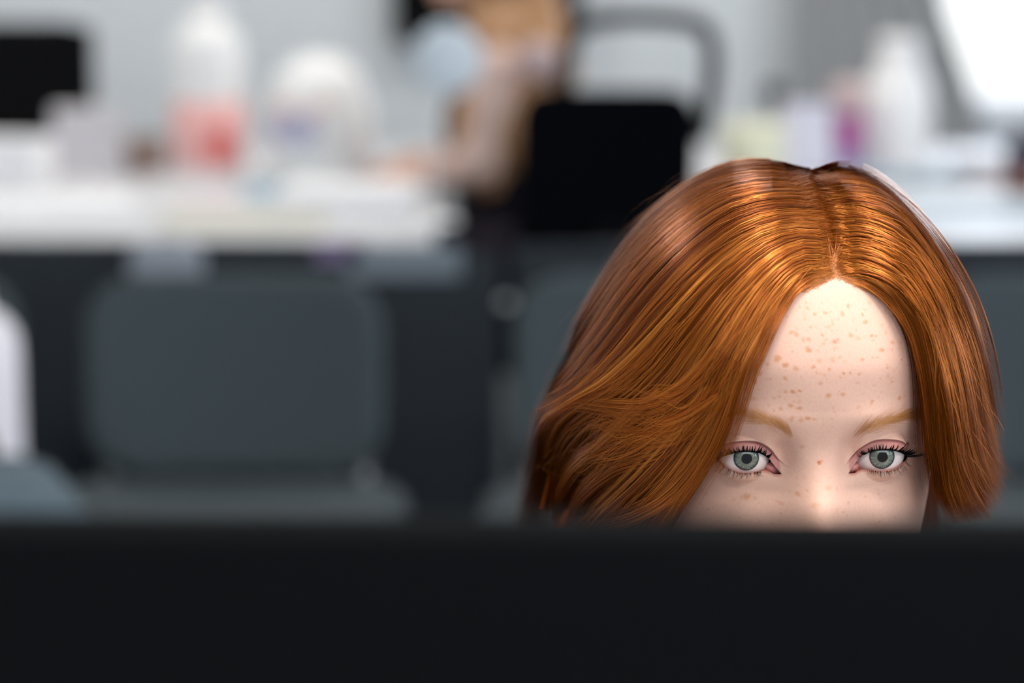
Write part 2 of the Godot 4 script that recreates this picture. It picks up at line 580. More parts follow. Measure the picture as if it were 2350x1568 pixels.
func build_head() -> ArrayMesh:
	var phis := PackedFloat32Array()
	var xs := []
	var x := 0.0
	while x < 69.5:
		xs.append(x)
		x += 0.45 if x < 50.0 else (0.9 if x < 60.0 else 1.6)
	var half := []
	for q in xs: half.append(asin(q / 71.0))
	var ph: float = half[-1]
	while ph < PI - 0.09:
		ph += 0.05 if ph < 1.9 else 0.09
		if ph < PI - 0.04: half.append(ph)
	for i in range(half.size() - 1, 0, -1): phis.append(-half[i])
	for q in half: phis.append(q)
	phis.append(PI)   # joins the first column (-PI side) by wrapping
	var offs_up := [0.0]
	while offs_up[-1] < 119.0:
		var o: float = offs_up[-1]
		offs_up.append(o + (0.3 if o < 12.0 else (0.5 if o < 30.0 else (1.0 if o < 70.0 else 1.6))))
	var offs_low := [0.0]
	while offs_low[-1] < 196.0:
		var o: float = offs_low[-1]
		offs_low.append(o + (0.3 if o < 14.0 else (0.6 if o < 34.0 else (1.2 if o < 120.0 else 4.0))))
	var v := PackedVector3Array()
	var nn := PackedVector3Array()
	var idx := PackedInt32Array()
	var uv := PackedVector2Array()
	var col := PackedColorArray()
	var nc := phis.size()
	for half_i in 2:
		var up := half_i == 0
		var offs: Array = offs_up if up else offs_low
		var first := v.size()
		var rows := 0
		for r in range(-3, offs.size()):
			rows += 1
			for c in nc:
				var phi := phis[c]
				var xn := 71.0 * sin(phi)
				var front := cos(phi) > 0.0
				var ys := 0.0
				if front:
					ys = seam(c_up if up else c_low, xn)
				else:
					ys = seam(c_up, 71.0)
				var o: float = offs[maxi(r, 0)]
				var y: float
				if up: y = -1.0 + o + (ys + 1.0) * exp(-o / 15.0)
				else: y = -1.0 - o + (ys + 1.0) * exp(-o / 15.0)
				y = clampf(y, -196.0, 117.9)
				var a := c_a.f(y)
				var px := a * sin(phi)
				var pz: float
				var dz := 0.0
				if front:
					px = lerpf(xn, px, clampf((o - 4.0) / 18.0, 0.0, 1.0)) if absf(xn) < 60.0 else px
					var q := px / a
					pz = ZW + (c_zf.f(y) - ZW) * sqrt(maxf(1.0 - q * q, 0.0)) if absf(xn) < 60.0 else ZW + (c_zf.f(y) - ZW) * cos(phi)
					dz = features(px, y, pz)
				else:
					pz = ZW + (ZW - c_zb.f(y)) * cos(phi)
				var p := Vector3(px, y, pz + dz)
				if r < 0:
					# the lid margin turns in towards the eyeball
					var e := absf(px) - EYE_X
					var k := float(-r)
					if front and e > -15.7 and e < 13.5:
						var close := smoothstep(-15.7, -14.2, e) * (1.0 - smoothstep(12.2, 13.5, e))
						var sgn := 1.0 if up else -1.0
						var yy := y + sgn * (0.12 if r == -1 else (0.35 if r == -2 else 1.6))
						var r2 := e * e + yy * yy
						var ez := -12.2 + sqrt(maxf(146.0 - r2, 4.0))
						ez = lerpf(ez, p.z - 2.0, smoothstep(9.5, 12.0, absf(e)))
						p = p.lerp(Vector3(px, yy, lerpf(p.z, ez, [0.0, 0.55, 1.0, 1.0][int(k)]) - (1.5 if r == -3 else 0.0)), close)
				v.append(p * 0.001)
				uv.append(Vector2(0.5 + p.x / 180.0, 0.5 - (p.y) / 240.0))
				col.append(skin_tint(p.x, p.y, r, up, front))
		for r in rows - 1:
			for c in nc:
				var c2 := (c + 1) % nc
				var a0 := first + r * nc + c
				var b0 := first + r * nc + c2
				var a1 := a0 + nc
				var b1 := b0 + nc
				if up: idx.append_array([a0, a1, b1, a0, b1, b0])
				else: idx.append_array([a0, b1, a1, a0, b0, b1])
	nn.resize(v.size())
	for t in range(0, idx.size(), 3):
		var g := (v[idx[t + 2]] - v[idx[t]]).cross(v[idx[t + 1]] - v[idx[t]])
		nn[idx[t]] += g
		nn[idx[t + 1]] += g
		nn[idx[t + 2]] += g
	# where the lids meet the two halves share their normals
	var low0 := (offs_up.size() + 3) * nc
	for c in nc:
		var a := 3 * nc + c
		var b := low0 + 3 * nc + c
		if v[a].distance_to(v[b]) < 0.0002:
			var g := nn[a].normalized() + nn[b].normalized()
			nn[a] = g
			nn[b] = g
	for j in nn.size(): nn[j] = nn[j].normalized() if nn[j].length_squared() > 1e-30 else Vector3.UP
	return arrays_mesh(v, nn, idx, uv, col)

# the skin's own colour: make-up on the lids, redder rims, lips; multiplies the freckled base
func skin_tint(x: float, y: float, r: int, up: bool, front: bool) -> Color:
	var c := Color(1, 1, 1)
	if not front: return Color(0.62, 0.30, 0.16) if y > -60.0 else c
	if y > 80.0: c = c.lerp(Color(0.80, 0.48, 0.34), smoothstep(84.0, 94.0, y + 0.02 * x * x * 0.1))
	if absf(x) > 66.0: return Color(0.62, 0.30, 0.16) if y > -60.0 else c
	var ax := absf(x)
	var e := ax - EYE_X
	if r < 0:
		if e > -12.0 and e < 13.5 and up and r > -3: return Color(0.10, 0.05, 0.045)
		return Color(0.80, 0.40, 0.37)
	if y > -40.0 and y < 30.0 and e > -22.0 and e < 24.0:
		if up:
			var yc := lid_y(clampf(e, -17.0, 18.0), c_crease.f(e))
			var d := y - yc
			# mauve eyeshadow brushed on the lid up to the crease, with the outline it has in the photograph
			var w := (1.0 - smoothstep(0.1, 0.5, d)) * smoothstep(-15.5, -14.5, e) * (1.0 - smoothstep(14.0, 15.0, e))
			c = c.lerp(Color(0.74, 0.53, 0.61), w)
			# dark liner along the lash roots
			var m := y - lid_y(clampf(e, -15.0, 14.0), c_up.f(e))
			c = c.lerp(Color(0.03, 0.02, 0.02), 0.9 * (1.0 - smoothstep(0.25, 0.75, m)) * smoothstep(-9.0, -5.0, e) * (1.0 - smoothstep(13.5, 16.0, e)))
		else:
			var m := lid_y(clampf(e, -15.0, 14.0), c_low.f(e)) - y
			var near := smoothstep(-17.0, -13.5, e) * (1.0 - smoothstep(12.5, 17.0, e))
			c = c.lerp(Color(0.70, 0.40, 0.38), 0.8 * (1.0 - smoothstep(0.2, 1.6, m)) * near)
	c = c.lerp(Color(0.62, 0.26, 0.24), 0.85 * g1(x, 20.0) * (g1(y + 65.5, 4.0) + g1(y + 75.0, 4.2)))
	return c

# freckles, drawn where the photograph has them, on a colour texture laid over the face from the front
func skin_image() -> Image:
	var w := 1350
	var h := 1800
	var im := Image.create(w, h, false, Image.FORMAT_RGB8)
	im.fill(Color(1, 1, 1))
	var dots := []
	# [pixel x, pixel y, radius in pixels, strength]
	for f in [[1819, 899, 5.5, .9], [1835, 897, 4.5, .75], [1802, 900, 4, .6], [1733, 845, 7, .7], [1744, 858, 6, .6], [1784, 823, 9, .7], [1803, 838, 7, .7], [1748, 804, 7, .6], [1733, 876, 5, .8], [1801, 868, 5, .6], [1834, 937, 6, .7], [1814, 931, 6, .6], [1853, 960, 6, .55], [1901, 908, 7, .6], [1934, 905, 6, .55], [1936, 857, 4, .8], [1951, 856, 4, .6], [1971, 859, 4, .5], [1903, 848, 5, .5], [1866, 842, 6, .5], [1856, 805, 6, .5], [1853, 800, 7, .45], [1880, 828, 6, .4], [2022, 803, 6, .6], [2027, 804, 4, .5], [1986, 739, 6, .6], [1979, 722, 4, .6], [2050, 724, 5, .6], [1946, 703, 5, .5], [1933, 720, 6, .5], [1870, 721, 5, .5], [1893, 718, 5, .5], [1827, 768, 6, .5], [1816, 763, 6, .5], [1853, 707, 5, .4], [2064, 914, 5, .8], [2000, 923, 6, .4], [2098, 900, 5, .6], [2112, 899, 5, .6], [2068, 825, 2, 1.0], [2048, 786, 5, .5], [2091, 817, 6, .6], [1843, 780, 6, .4], [2000, 770, 4, .6], [2010, 771, 4, .5], [1953, 770, 6, .5], [1901, 750, 5, .3], [1713, 778, 5, .6], [1757, 780, 4, .5], [1761, 836, 5, .5], [1826, 846, 7, .5], [2038, 863, 5, .4], [2047, 876, 4, .5], [2036, 844, 4, .5], [1979, 825, 5, .5], [1791, 938, 5, .4], [1788, 910, 4, .5], [1777, 913, 5, .3], [1883, 880, 6, .4], [1707, 890, 7, .5], [1730, 915, 6, .4], [1868, 635, 4, .5], [1856, 780, 5, .4], [1880, 1063, 5, .9], [1878, 1060, 3, .9], [1712, 1140, 8, .5], [1792, 1155, 6, .35], [1830, 1133, 6, .5], [1840, 965, 6, .4], [1868, 962, 5, .4], [1816, 962, 7, .4], [1970, 935, 5, .3], [1900, 1120, 8, .3], [1870, 1160, 9, .3], [1840, 1025, 6, .3]]:
		dots.append(f)
	rng.seed = 11
	for i in 330:
		var px := rng.randf_range(1690, 2120)
		var py := 690.0 + 290.0 * rng.randf()
		if i > 240:
			px = rng.randf_range(1600, 2130)
			py = rng.randf_range(1090, 1230)
		dots.append([px, py, rng.randf_range(1.6, 5.2), rng.randf_range(0.08, 0.34)])
	for f in dots:
		var p := face_at(f[0], f[1])
		var cx: float = (0.5 + p.x / 180.0) * w
		var cy: float = (0.5 - p.y / 240.0) * h
		var r: float = f[2] * 0.195 * w / 180.0
		var q := 0.85 * float(f[3])
		var ph := rng.randf() * TAU
		var el := rng.randf_range(0.8, 1.1)
		for y in range(int(cy - 2.2 * r) - 1, int(cy + 2.2 * r) + 2):
			for x in range(int(cx - 2.2 * r) - 1, int(cx + 2.2 * r) + 2):
				if x < 0 or y < 0 or x >= w or y >= h: continue
				var dx := (x - cx) * el
				var dy := (y - cy) / el
				var an := atan2(dy, dx)
				var rr := sqrt(dx * dx + dy * dy) / (r * (1.0 + 0.13 * sin(2.0 * an + ph) + 0.06 * sin(3.0 * an + 2.3 * ph) + 0.05 * sin(5.0 * an + 4.1 * ph)))
				var k := q * (1.0 - smoothstep(0.15, 1.45, rr))
				if k > 0.0:
					im.set_pixel(x, y, im.get_pixel(x, y) * Color(1, 1, 1).lerp(Color(0.87, 0.70, 0.52), k))
	# a pink mark on the forehead
	for f in [[1915, 784, 9], [1923, 779, 5], [1884, 1058, 6]]:
		var p := face_at(f[0], f[1])
		var cx: float = (0.5 + p.x / 180.0) * w
		var cy: float = (0.5 - p.y / 240.0) * h
		var r: float = f[2] * 0.195 * w / 180.0
		for y in range(int(cy - 2 * r), int(cy + 2 * r) + 1):
			for x in range(int(cx - 2 * r), int(cx + 2 * r) + 1):
				var k := 0.8 * exp(-Vector2(x - cx, (y - cy) * 1.4).length_squared() / (r * r * 0.6))
				im.set_pixel(x, y, im.get_pixel(x, y) * Color(1, 1, 1).lerp(Color(1.0, 0.80, 0.76), k))
	return im

# ------------------------------------------------------------------ eyes
func iris_image() -> Image:
	var n := 512
	var im := Image.create(n, n, false, Image.FORMAT_RGB8)
	var nz := FastNoiseLite.new()
	nz.seed = 3
	nz.frequency = 1.0
	nz.fractal_octaves = 3
	# the texture spans 8 mm round the pole of the eyeball
	for y in n:
		for x in n:
			var d := Vector2(x - n / 2.0, y - n / 2.0) / (n / 2.0) * 8.0
			var r := d.length()
			var a := d.angle()
			var c := Color(0.90, 0.855, 0.84)
			if r < 7.0:
				var fib := nz.get_noise_2d(cos(a) * 9.0 + 20.0, sin(a) * 9.0 + r * 0.25)
				var fib2 := nz.get_noise_2d(cos(a) * 22.0 - 7.0, sin(a) * 22.0 + r * 0.4)
				var edge := nz.get_noise_2d(cos(a) * 3.0, sin(a) * 3.0 + 50.0)
				var k := clampf(0.5 + 0.75 * fib + 0.5 * fib2, 0.0, 1.0)
				var ir := Color(0.25, 0.285, 0.275).lerp(Color(0.53, 0.555, 0.51), k)
				ir = ir.lerp(Color(0.46, 0.45, 0.36), 0.55 * (1.0 - smoothstep(2.4, 3.9, r + edge)))
				ir = ir.lerp(Color(0.13, 0.18, 0.19), smoothstep(4.6, 5.75, r))
				ir = ir.lerp(Color(0.03, 0.032, 0.035), 1.0 - smoothstep(2.12, 2.4, r + 0.15 * edge))
				c = ir.lerp(c, smoothstep(5.55, 6.1, r))
			else:
				var ve := nz.get_noise_2d(d.x * 0.7 + 3.0 * nz.get_noise_2d(d.x * .2, d.y * .2), d.y * 0.7)
				c = c.lerp(Color(0.82, 0.60, 0.57), 0.35 * g1(ve, 0.05) * smoothstep(7.0, 8.0, r))
			im.set_pixel(x, y, c)
	return im

func eyeball_mesh() -> ArrayMesh:
	# pole along +z; uv spreads the first 8 mm of arc over the texture, clamped beyond
	var v := PackedVector3Array()
	var nn := PackedVector3Array()
	var uv := PackedVector2Array()
	var idx := PackedInt32Array()
	var rings := 60
	var seg := 64
	for i in rings + 1:
		var th := PI * pow(float(i) / rings, 1.4)
		for k in seg + 1:
			var a := TAU * k / seg
			var bulge := 0.75 * (1.0 - smoothstep(3.6, 7.0, th * 12.0))
			var r := 12.0 + bulge
			var d := Vector3(sin(th) * cos(a), sin(th) * sin(a), cos(th))
			v.append(d * r * 0.001)
			nn.append(d)
			var q := minf(th * 12.0, 7.95) / 8.0
			uv.append(Vector2(0.5 + 0.5 * q * cos(a), 0.5 - 0.5 * q * sin(a)))
	for i in rings:
		for k in seg:
			var a := i * (seg + 1) + k
			idx.append_array([a, a + 1, a + seg + 2, a, a + seg + 2, a + seg + 1])
	for j in nn.size(): nn[j] = Vector3.ZERO
	for t in range(0, idx.size(), 3):
		var g := (v[idx[t + 2]] - v[idx[t]]).cross(v[idx[t + 1]] - v[idx[t]])
		for e in 3: nn[idx[t + e]] += g
	for j in nn.size():
		nn[j] = nn[j].normalized() if nn[j].length_squared() > 1e-30 else v[j].normalized()
	for i in rings + 1:
		nn[i * (seg + 1) + seg] = (nn[i * (seg + 1) + seg] + nn[i * (seg + 1)]).normalized()
		nn[i * (seg + 1)] = nn[i * (seg + 1) + seg]
	for k in seg + 1: nn[k] = Vector3(0, 0, 1)
	return arrays_mesh(v, nn, idx, uv)

# ------------------------------------------------------------------ hair
const HC := Vector3(0, 28, -86)      # middle of the skull
const HS := Vector3(75, 90, 98)

# point at a pixel on the skull's shape swollen by lift (mm), or where the sight line passes nearest to it
func shell_at(px: float, py: float, lift: float) -> Vector3:
	var l := lens_to_head(px, py)
	var o: Vector3 = l[0]
	var d: Vector3 = l[1] * 1000.0
	var s := HS + Vector3.ONE * lift
	var best := 1e9
	var bt := 1.0
	var last := 1e9
	for i in 220:
		var t := 0.95 + 0.002 * i
		var q := (o + d * t - HC)
		q.y = maxf(q.y, 0.0)
		q /= s
		var f := q.length()
		if f <= 1.0:
			var k := (last - 1.0) / maxf(last - f, 1e-6) if last < 1e8 else 1.0
			return o + d * (t - 0.002 * (1.0 - k))
		if f < best:
			best = f
			bt = t
		last = f
	return o + d * bt

func shell_normal(p: Vector3) -> Vector3:
	var q := p - HC
	q.y = maxf(q.y, 0.0)
	return (q / (HS * HS)).normalized()

# px, py, lift triples to a path of nt points evenly spaced along it
func guide(pts: Array, nt: int) -> PackedVector3Array:
	var p := []
	for a in pts: p.append(a if a is Vector3 else shell_at(a[0], a[1], a[2]))
	return even(smooth_path(p, 120), nt)

func even(dense: Array, nt: int) -> PackedVector3Array:
	var cum := [0.0]
	for i in range(1, dense.size()): cum.append(cum[-1] + (dense[i] - dense[i - 1]).length())
	var out := PackedVector3Array()
	var k := 0
	for i in nt:
		var s: float = cum[-1] * i / (nt - 1)
		while k < dense.size() - 2 and cum[k + 1] < s: k += 1
		out.append(dense[k].lerp(dense[k + 1], clampf((s - cum[k]) / maxf(cum[k + 1] - cum[k], 1e-6), 0.0, 1.0)))
	return out

# guides made fine across: rows of nt points
func fine_sheet(guides: Array, per: int, nt: int) -> PackedVector3Array:
	var out := PackedVector3Array()
	var rows := (guides.size() - 1) * per + 1
	out.resize(rows * nt)
	for t in nt:
		var col := []
		for g in guides: col.append(g[t])
		var s := smooth_path(col, rows)
		for r in rows: out[r * nt + t] = s[r]
	return out

# a path round the back of the head: azimuth from the front, lifts at top, side and end
func back_guide(az: float, e_root: float, l_side: float, l_end: float, y_end: float, nt: int) -> PackedVector3Array:
	var s0 := HS + Vector3.ONE
	var e0 := deg_to_rad(e_root)
	var p := [HC + Vector3(signf(az) * 0.8 + 10.0 * clampf((e_root - 50.0) / 34.0, 0.0, 1.0), sin(e0) * s0.y, -cos(e0) * s0.z)]
	for i in range(1, 9):
		var el := deg_to_rad(lerpf(minf(e_root, 80.0) - 3.0, 0.0, i / 8.0))
		var s := HS + Vector3.ONE * lerpf(0.5, l_side, pow(i / 8.0, 1.4))
		p.append(HC + Vector3(sin(az) * cos(el) * s.x, sin(el) * s.y, cos(az) * cos(el) * s.z))
	for i in range(1, 5):
		var s := HS + Vector3.ONE * lerpf(l_side, l_end, i / 4.0)
		p.append(Vector3(HC.x + sin(az) * s.x, lerpf(HC.y, y_end, i / 4.0), HC.z + cos(az) * s.z))
	return even(smooth_path(p, 120), nt)

class Hair:
	var v := PackedVector3Array()
	var n := PackedVector3Array()
	var c := PackedColorArray()
	var idx := PackedInt32Array()
	# a flat strand with normals splayed like those of a round one
	func strand(p: PackedVector3Array, nrm: PackedVector3Array, w: float, color: Color, tip: float) -> void:
		var m := p.size()
		var b := v.size()
		for i in m:
			var tg := (p[mini(i + 1, m - 1)] - p[maxi(i - 1, 0)]).normalized()
			var sd := tg.cross(nrm[i]).normalized()
			var nn := sd.cross(tg)
			var q := float(i) / (m - 1)
			var ww := w * (1.0 - (1.0 - tip) * smoothstep(0.55, 1.0, q)) * 0.0005
			var pm := p[i] * 0.001
			v.append(pm - sd * ww)
			v.append(pm + sd * ww)
			n.append((nn - sd * 0.55).normalized())
			n.append((nn + sd * 0.55).normalized())
			c.append(color)
			c.append(color)
			if i > 0:
				var k := b + i * 2
				idx.append_array([k - 2, k + 1, k - 1, k - 2, k, k + 1])
	func mesh() -> ArrayMesh:
		var a := []
		a.resize(Mesh.ARRAY_MAX)
		a[Mesh.ARRAY_VERTEX] = v
		a[Mesh.ARRAY_NORMAL] = n
		a[Mesh.ARRAY_INDEX] = idx
		a[Mesh.ARRAY_COLOR] = c
		var m := ArrayMesh.new()
		m.add_surface_from_arrays(Mesh.PRIMITIVE_TRIANGLES, a)
		return m

func hair_color(tone: float) -> Color:
	# linear copper, some strands browner, some more golden
	var c := Color(0.41, 0.102, 0.011)
	if tone < 0.0: c = c.lerp(Color(0.15, 0.033, 0.005), -tone)
	else: c = c.lerp(Color(0.64, 0.235, 0.036), tone)
	return c

# strands between the guides of a sheet
func grow(hair: Hair, sheet: PackedVector3Array, nt: int, count: int, locks: int, o: Dictionary) -> void:
	var rows := sheet.size() / nt
	var norm := PackedVector3Array()
	norm.resize(sheet.size())
	for i in sheet.size(): norm[i] = shell_normal(sheet[i])
	var u0: float = o.get("from", 0.0) * (rows - 1)
	var u1: float = o.get("to", 1.0) * (rows - 1)
	var per := count / locks
	for l in locks:
		var uc := lerpf(u0, u1, (l + rng.randf()) / locks)
		var sig: float = (u1 - u0) / locks * rng.randf_range(0.5, 1.5) * o.get("fuzz", 1.0)
		var lift: float = rng.randfn(0.0, o.get("lock_lift", 2.0))
		var swing: float = rng.randfn(0.0, o.get("swing", 0.6))
		var tone_l := rng.randfn(-0.05, 0.36)
		var f1 := rng.randf_range(2.0, 5.0)
		var ph := rng.randf() * TAU
		var la: float = rng.randfn(0.0, o.get("wave", 1.2))
		var tight := rng.randf_range(0.25, 0.8)
		for s in per:
			var du := rng.randfn(0.0, 1.0)
			var deep := rng.randf()
			deep *= deep
			var dl: float = -deep * o.get("depth", 7.0) + lift
			var last := int(nt * clampf(1.0 - absf(rng.randfn(0.0, o.get("ragged", 0.07))), 0.45, 1.0))
			var wv: float = o.get("stray", 0.25) * rng.randfn(0.0, 1.0)
			var p2 := rng.randf() * TAU
			var f2 := rng.randf_range(3.0, 8.0)
			var p := PackedVector3Array()
			var nn := PackedVector3Array()
			var start: int = o.get("start", 0)
			var back := rng.randf_range(-0.35, 0.3)
			for t in range(start, last):
				var q := float(t) / (nt - 1)
				var u := uc + du * sig * lerpf(1.0, tight, q) + swing * sin(f1 * q + ph) * q * (rows - 1) * 0.02
				u = clampf(u, 0.0, rows - 1.001)
				var k := int(u)
				var fr := u - k
				var a := sheet[k * nt + t].lerp(sheet[(k + 1) * nt + t], fr)
				var m := norm[k * nt + t].lerp(norm[(k + 1) * nt + t], fr)
				var rise := smoothstep(0.0, 0.16, q)
				a += m * (dl * rise + lift * 0.9 * smoothstep(0.25, 0.6, q) + la * rise * sin(f1 * q * 2.0 + ph * 1.7) + wv * sin(f2 * q + p2))
				a.x += wv * 1.2 * q * sin(f2 * 0.7 * q + p2 * 1.3)
				a.y += wv * 0.8 * q * sin(f2 * 0.9 * q + p2 * 0.7)
				if t == 0: a -= (sheet[k * nt + 1] - a) * back
				p.append(a)
				nn.append(m)
			if p.size() < 3: continue
			hair.strand(p, nn, o.get("width", 0.34) * rng.randf_range(0.6, 1.35), hair_color(clampf(tone_l + rng.randfn(0.0, 0.3), -1.0, 1.0)), 0.15)

# a closed layer under the strands so that no light shows through
func under_layer(sheet: PackedVector3Array, nt: int, sink: float, t_from: int, t_to: int) -> ArrayMesh:
	var rows := sheet.size() / nt
	var v := PackedVector3Array()
	var n := PackedVector3Array()
	var idx := PackedInt32Array()
	var w := t_to - t_from
	for r in rows:
		for t0 in range(t_from, t_to):
			var t := maxi(t0, 5) if r < rows * 0.52 else t0
			var p := sheet[r * nt + t]
			var m := shell_normal(p)
			var q := float(t) / nt
			v.append((p - m * sink * smoothstep(0.0, 0.25, q)) * 0.001)
			n.append(m)
	for r in rows - 1:
		for t in w - 1:
			var a := r * w + t
			idx.append_array([a, a + 1, a + w + 1, a, a + w + 1, a + w])
	for t in n.size(): n[t] = Vector3.ZERO
	for t in range(0, idx.size(), 3):
		var g := (v[idx[t + 2]] - v[idx[t]]).cross(v[idx[t + 1]] - v[idx[t]])
		for e in 3: n[idx[t + e]] += g
	for t in n.size(): n[t] = n[t].normalized() if n[t].length_squared() > 1e-30 else Vector3.UP
	return arrays_mesh(v, n, idx)

const NT := 36
var sheet_left := PackedVector3Array()
var sheet_right := PackedVector3Array()
func hair_sheets() -> void:
	var L := []
	L.append(guide([[1913, 628, 0.5], [1862, 622, 4], [1822, 648, 7], [1778, 705, 9], [1736, 778, 11], [1698, 860, 12], [1668, 950, 13], [1635, 1030, 14], [1588, 1105, 15], [1530, 1185, 16], [1480, 1265, 16], [1440, 1350, 16]], NT))
	L.append(guide([[1913, 600, 0.5], [1855, 592, 6], [1800, 622, 10], [1740, 695, 13], [1690, 785, 15], [1650, 870, 16], [1610, 960, 17], [1560, 1040, 18], [1495, 1120, 19], [1420, 1200, 20], [1370, 1280, 20], [1340, 1370, 20]], NT))
	L.append(guide([[1911, 570, 0.5], [1845, 562, 7], [1775, 598, 12], [1690, 685, 15], [1620, 785, 17], [1565, 870, 18], [1500, 945, 20], [1430, 1010, 23], [1360, 1090, 25], [1310, 1180, 25], [1280, 1270, 25], [1265, 1370, 25]], NT))
	L.append(guide([[1908, 535, 0.5], [1830, 530, 7], [1745, 560, 12], [1645, 645, 15], [1560, 745, 18], [1490, 830, 21], [1420, 895, 26], [1350, 935, 31], [1295, 985, 34], [1265, 1070, 34], [1245, 1170, 33], [1235, 1280, 32], [1223, 1370, 32], [1219, 1470, 30]], NT))
	L.append(guide([[1900, 495, 0.5], [1810, 492, 7], [1710, 522, 11], [1600, 605, 15], [1505, 705, 18], [1435, 795, 22], [1370, 870, 28], [1312, 915, 33], [1270, 935, 38], [1250, 985, 40], [1235, 1080, 40], [1222, 1200, 38], [1210, 1290, 38], [1206, 1390, 36]], NT))
	L.append(guide([[1885, 450, 0.5], [1785, 450, 7], [1675, 480, 11], [1560, 560, 14], [1465, 660, 17], [1395, 760, 20], [1340, 840, 24], [1295, 905, 29], [1268, 975, 34], [1250, 1050, 36], [1230, 1140, 37], [1212, 1250, 36], [1200, 1340, 36], [1196, 1440, 34]], NT))
	L.append(guide([[1867, 412, 0.5], [1765, 408, 7], [1655, 432, 10], [1545, 498, 12], [1455, 590, 14], [1385, 695, 17], [1338, 785, 20], [1303, 860, 24], [1275, 930, 28], [1252, 1010, 31], [1230, 1110, 33], [1208, 1220, 33], [1196, 1310, 33], [1192, 1410, 31]], NT))
	L.append(guide([[1853, 388, 0.5], [1760, 372, 7], [1655, 392, 9], [1550, 452, 10], [1462, 538, 12], [1393, 645, 14], [1343, 745, 17], [1304, 832, 21], [1276, 910, 25], [1250, 1000, 29], [1225, 1105, 31], [1200, 1215, 32], [1188, 1305, 32], [1184, 1405, 30]], NT))
	for i in 5:
		var az := deg_to_rad([-112.0, -128.0, -145.0, -162.0, -178.0][i])
		L.append(back_guide(az, 84.0 - 8.0 * i, 16.0, 26.0, -110.0, NT))
	sheet_left = fine_sheet(L, 10, NT)
	var R := []
	R.append(guide([[1919, 640, 0.5], [1962, 634, 4], [2010, 650, 7], [2062, 690, 10], [2102, 745, 12], [2126, 815, 13], [2140, 895, 14], [2147, 980, 14], [2154, 1060, 14], [2160, 1120, 14], [2176, 1170, 14], [2196, 1215, 14]], NT))
	R.append(guide([[1916, 605, 0.5], [1965, 598, 6], [2020, 618, 10], [2070, 662, 13], [2110, 728, 15], [2137, 810, 16], [2152, 895, 17], [2162, 980, 17], [2174, 1060, 17], [2192, 1120, 17], [2215, 1165, 18], [2245, 1205, 18]], NT))
	R.append(guide([[1913, 565, 0.5], [1972, 560, 7], [2035, 586, 11], [2090, 640, 14], [2132, 715, 16], [2160, 800, 17], [2178, 890, 18], [2190, 980, 19], [2204, 1050, 19], [2225, 1105, 20], [2248, 1150, 21], [2270, 1190, 22]], NT))
	R.append(guide([[1907, 520, 0.5], [1972, 518, 7], [2042, 548, 11], [2102, 608, 14], [2148, 690, 16], [2180, 780, 17], [2202, 875, 18], [2217, 970, 19], [2232, 1040, 20], [2254, 1092, 22], [2280, 1130, 24], [2290, 1165, 25]], NT))
	R.append(guide([[1896, 475, 0.5], [1962, 470, 7], [2035, 500, 10], [2098, 560, 12], [2150, 645, 14], [2188, 740, 16], [2216, 840, 17], [2234, 935, 19], [2250, 1015, 21], [2272, 1070, 23], [2297, 1105, 25], [2312, 1120, 27]], NT))
	R.append(guide([[1876, 430, 0.5], [1942, 424, 7], [2015, 448, 9], [2080, 508, 11], [2135, 592, 13], [2178, 690, 14], [2210, 790, 15], [2234, 885, 17], [2250, 965, 19], [2264, 1030, 21], [2284, 1075, 23], [2300, 1105, 25]], NT))
	R.append(guide([[1866, 412, 0.5], [1926, 402, 6], [1994, 424, 8], [2056, 474, 10], [2112, 546, 12], [2158, 635, 13], [2194, 728, 14], [2223, 820, 15], [2244, 905, 17], [2260, 978, 19], [2276, 1040, 21], [2292, 1090, 23]], NT))
	R.append(guide([[1857, 395, 0.5], [1908, 383, 6], [1968, 400, 8], [2030, 440, 9], [2088, 500, 10], [2138, 580, 11], [2178, 665, 12], [2211, 755, 14], [2240, 850, 16], [2256, 925, 18], [2270, 1000, 20], [2285, 1070, 22]], NT))
	for i in 5:
		var az := deg_to_rad([112.0, 128.0, 145.0, 162.0, 178.0][i])
		R.append(back_guide(az, 84.0 - 8.0 * i, 13.0, 22.0, -95.0 - 4.0 * i, NT))
	sheet_right = fine_sheet(R, 10, NT)

# a lock of strands along a path given in pixels and lifts
func lock(hair: Hair, path: Array, count: int, r0: float, r1: float, flat := 0.4, width := 0.26) -> void:
	var g := guide(path, 26)
	var tone := rng.randfn(0.0, 0.2)
	for s in count:
		var a := rng.randf() * TAU
		var r := sqrt(rng.randf())
		var last := int(26 * rng.randf_range(0.8, 1.0))
		var w1 := rng.randfn(0.0, 0.5)
		var ph := rng.randf() * TAU
		var p := PackedVector3Array()
		var nn := PackedVector3Array()
		for t in last:
			var q := t / 25.0
			var m := shell_normal(g[t])
			var tg := (g[mini(t + 1, 25)] - g[maxi(t - 1, 0)]).normalized()
			var sd := tg.cross(m).normalized()
			var rr := lerpf(r0, r1, q) * r
			p.append(g[t] + sd * (rr * cos(a) + w1 * sin(4.0 * q + ph)) + m * flat * rr * sin(a))
			nn.append(m)
		hair.strand(p, nn, width * rng.randf_range(0.6, 1.3), hair_color(clampf(tone + rng.randfn(0.0, 0.3), -1.0, 1.0)), 0.15)

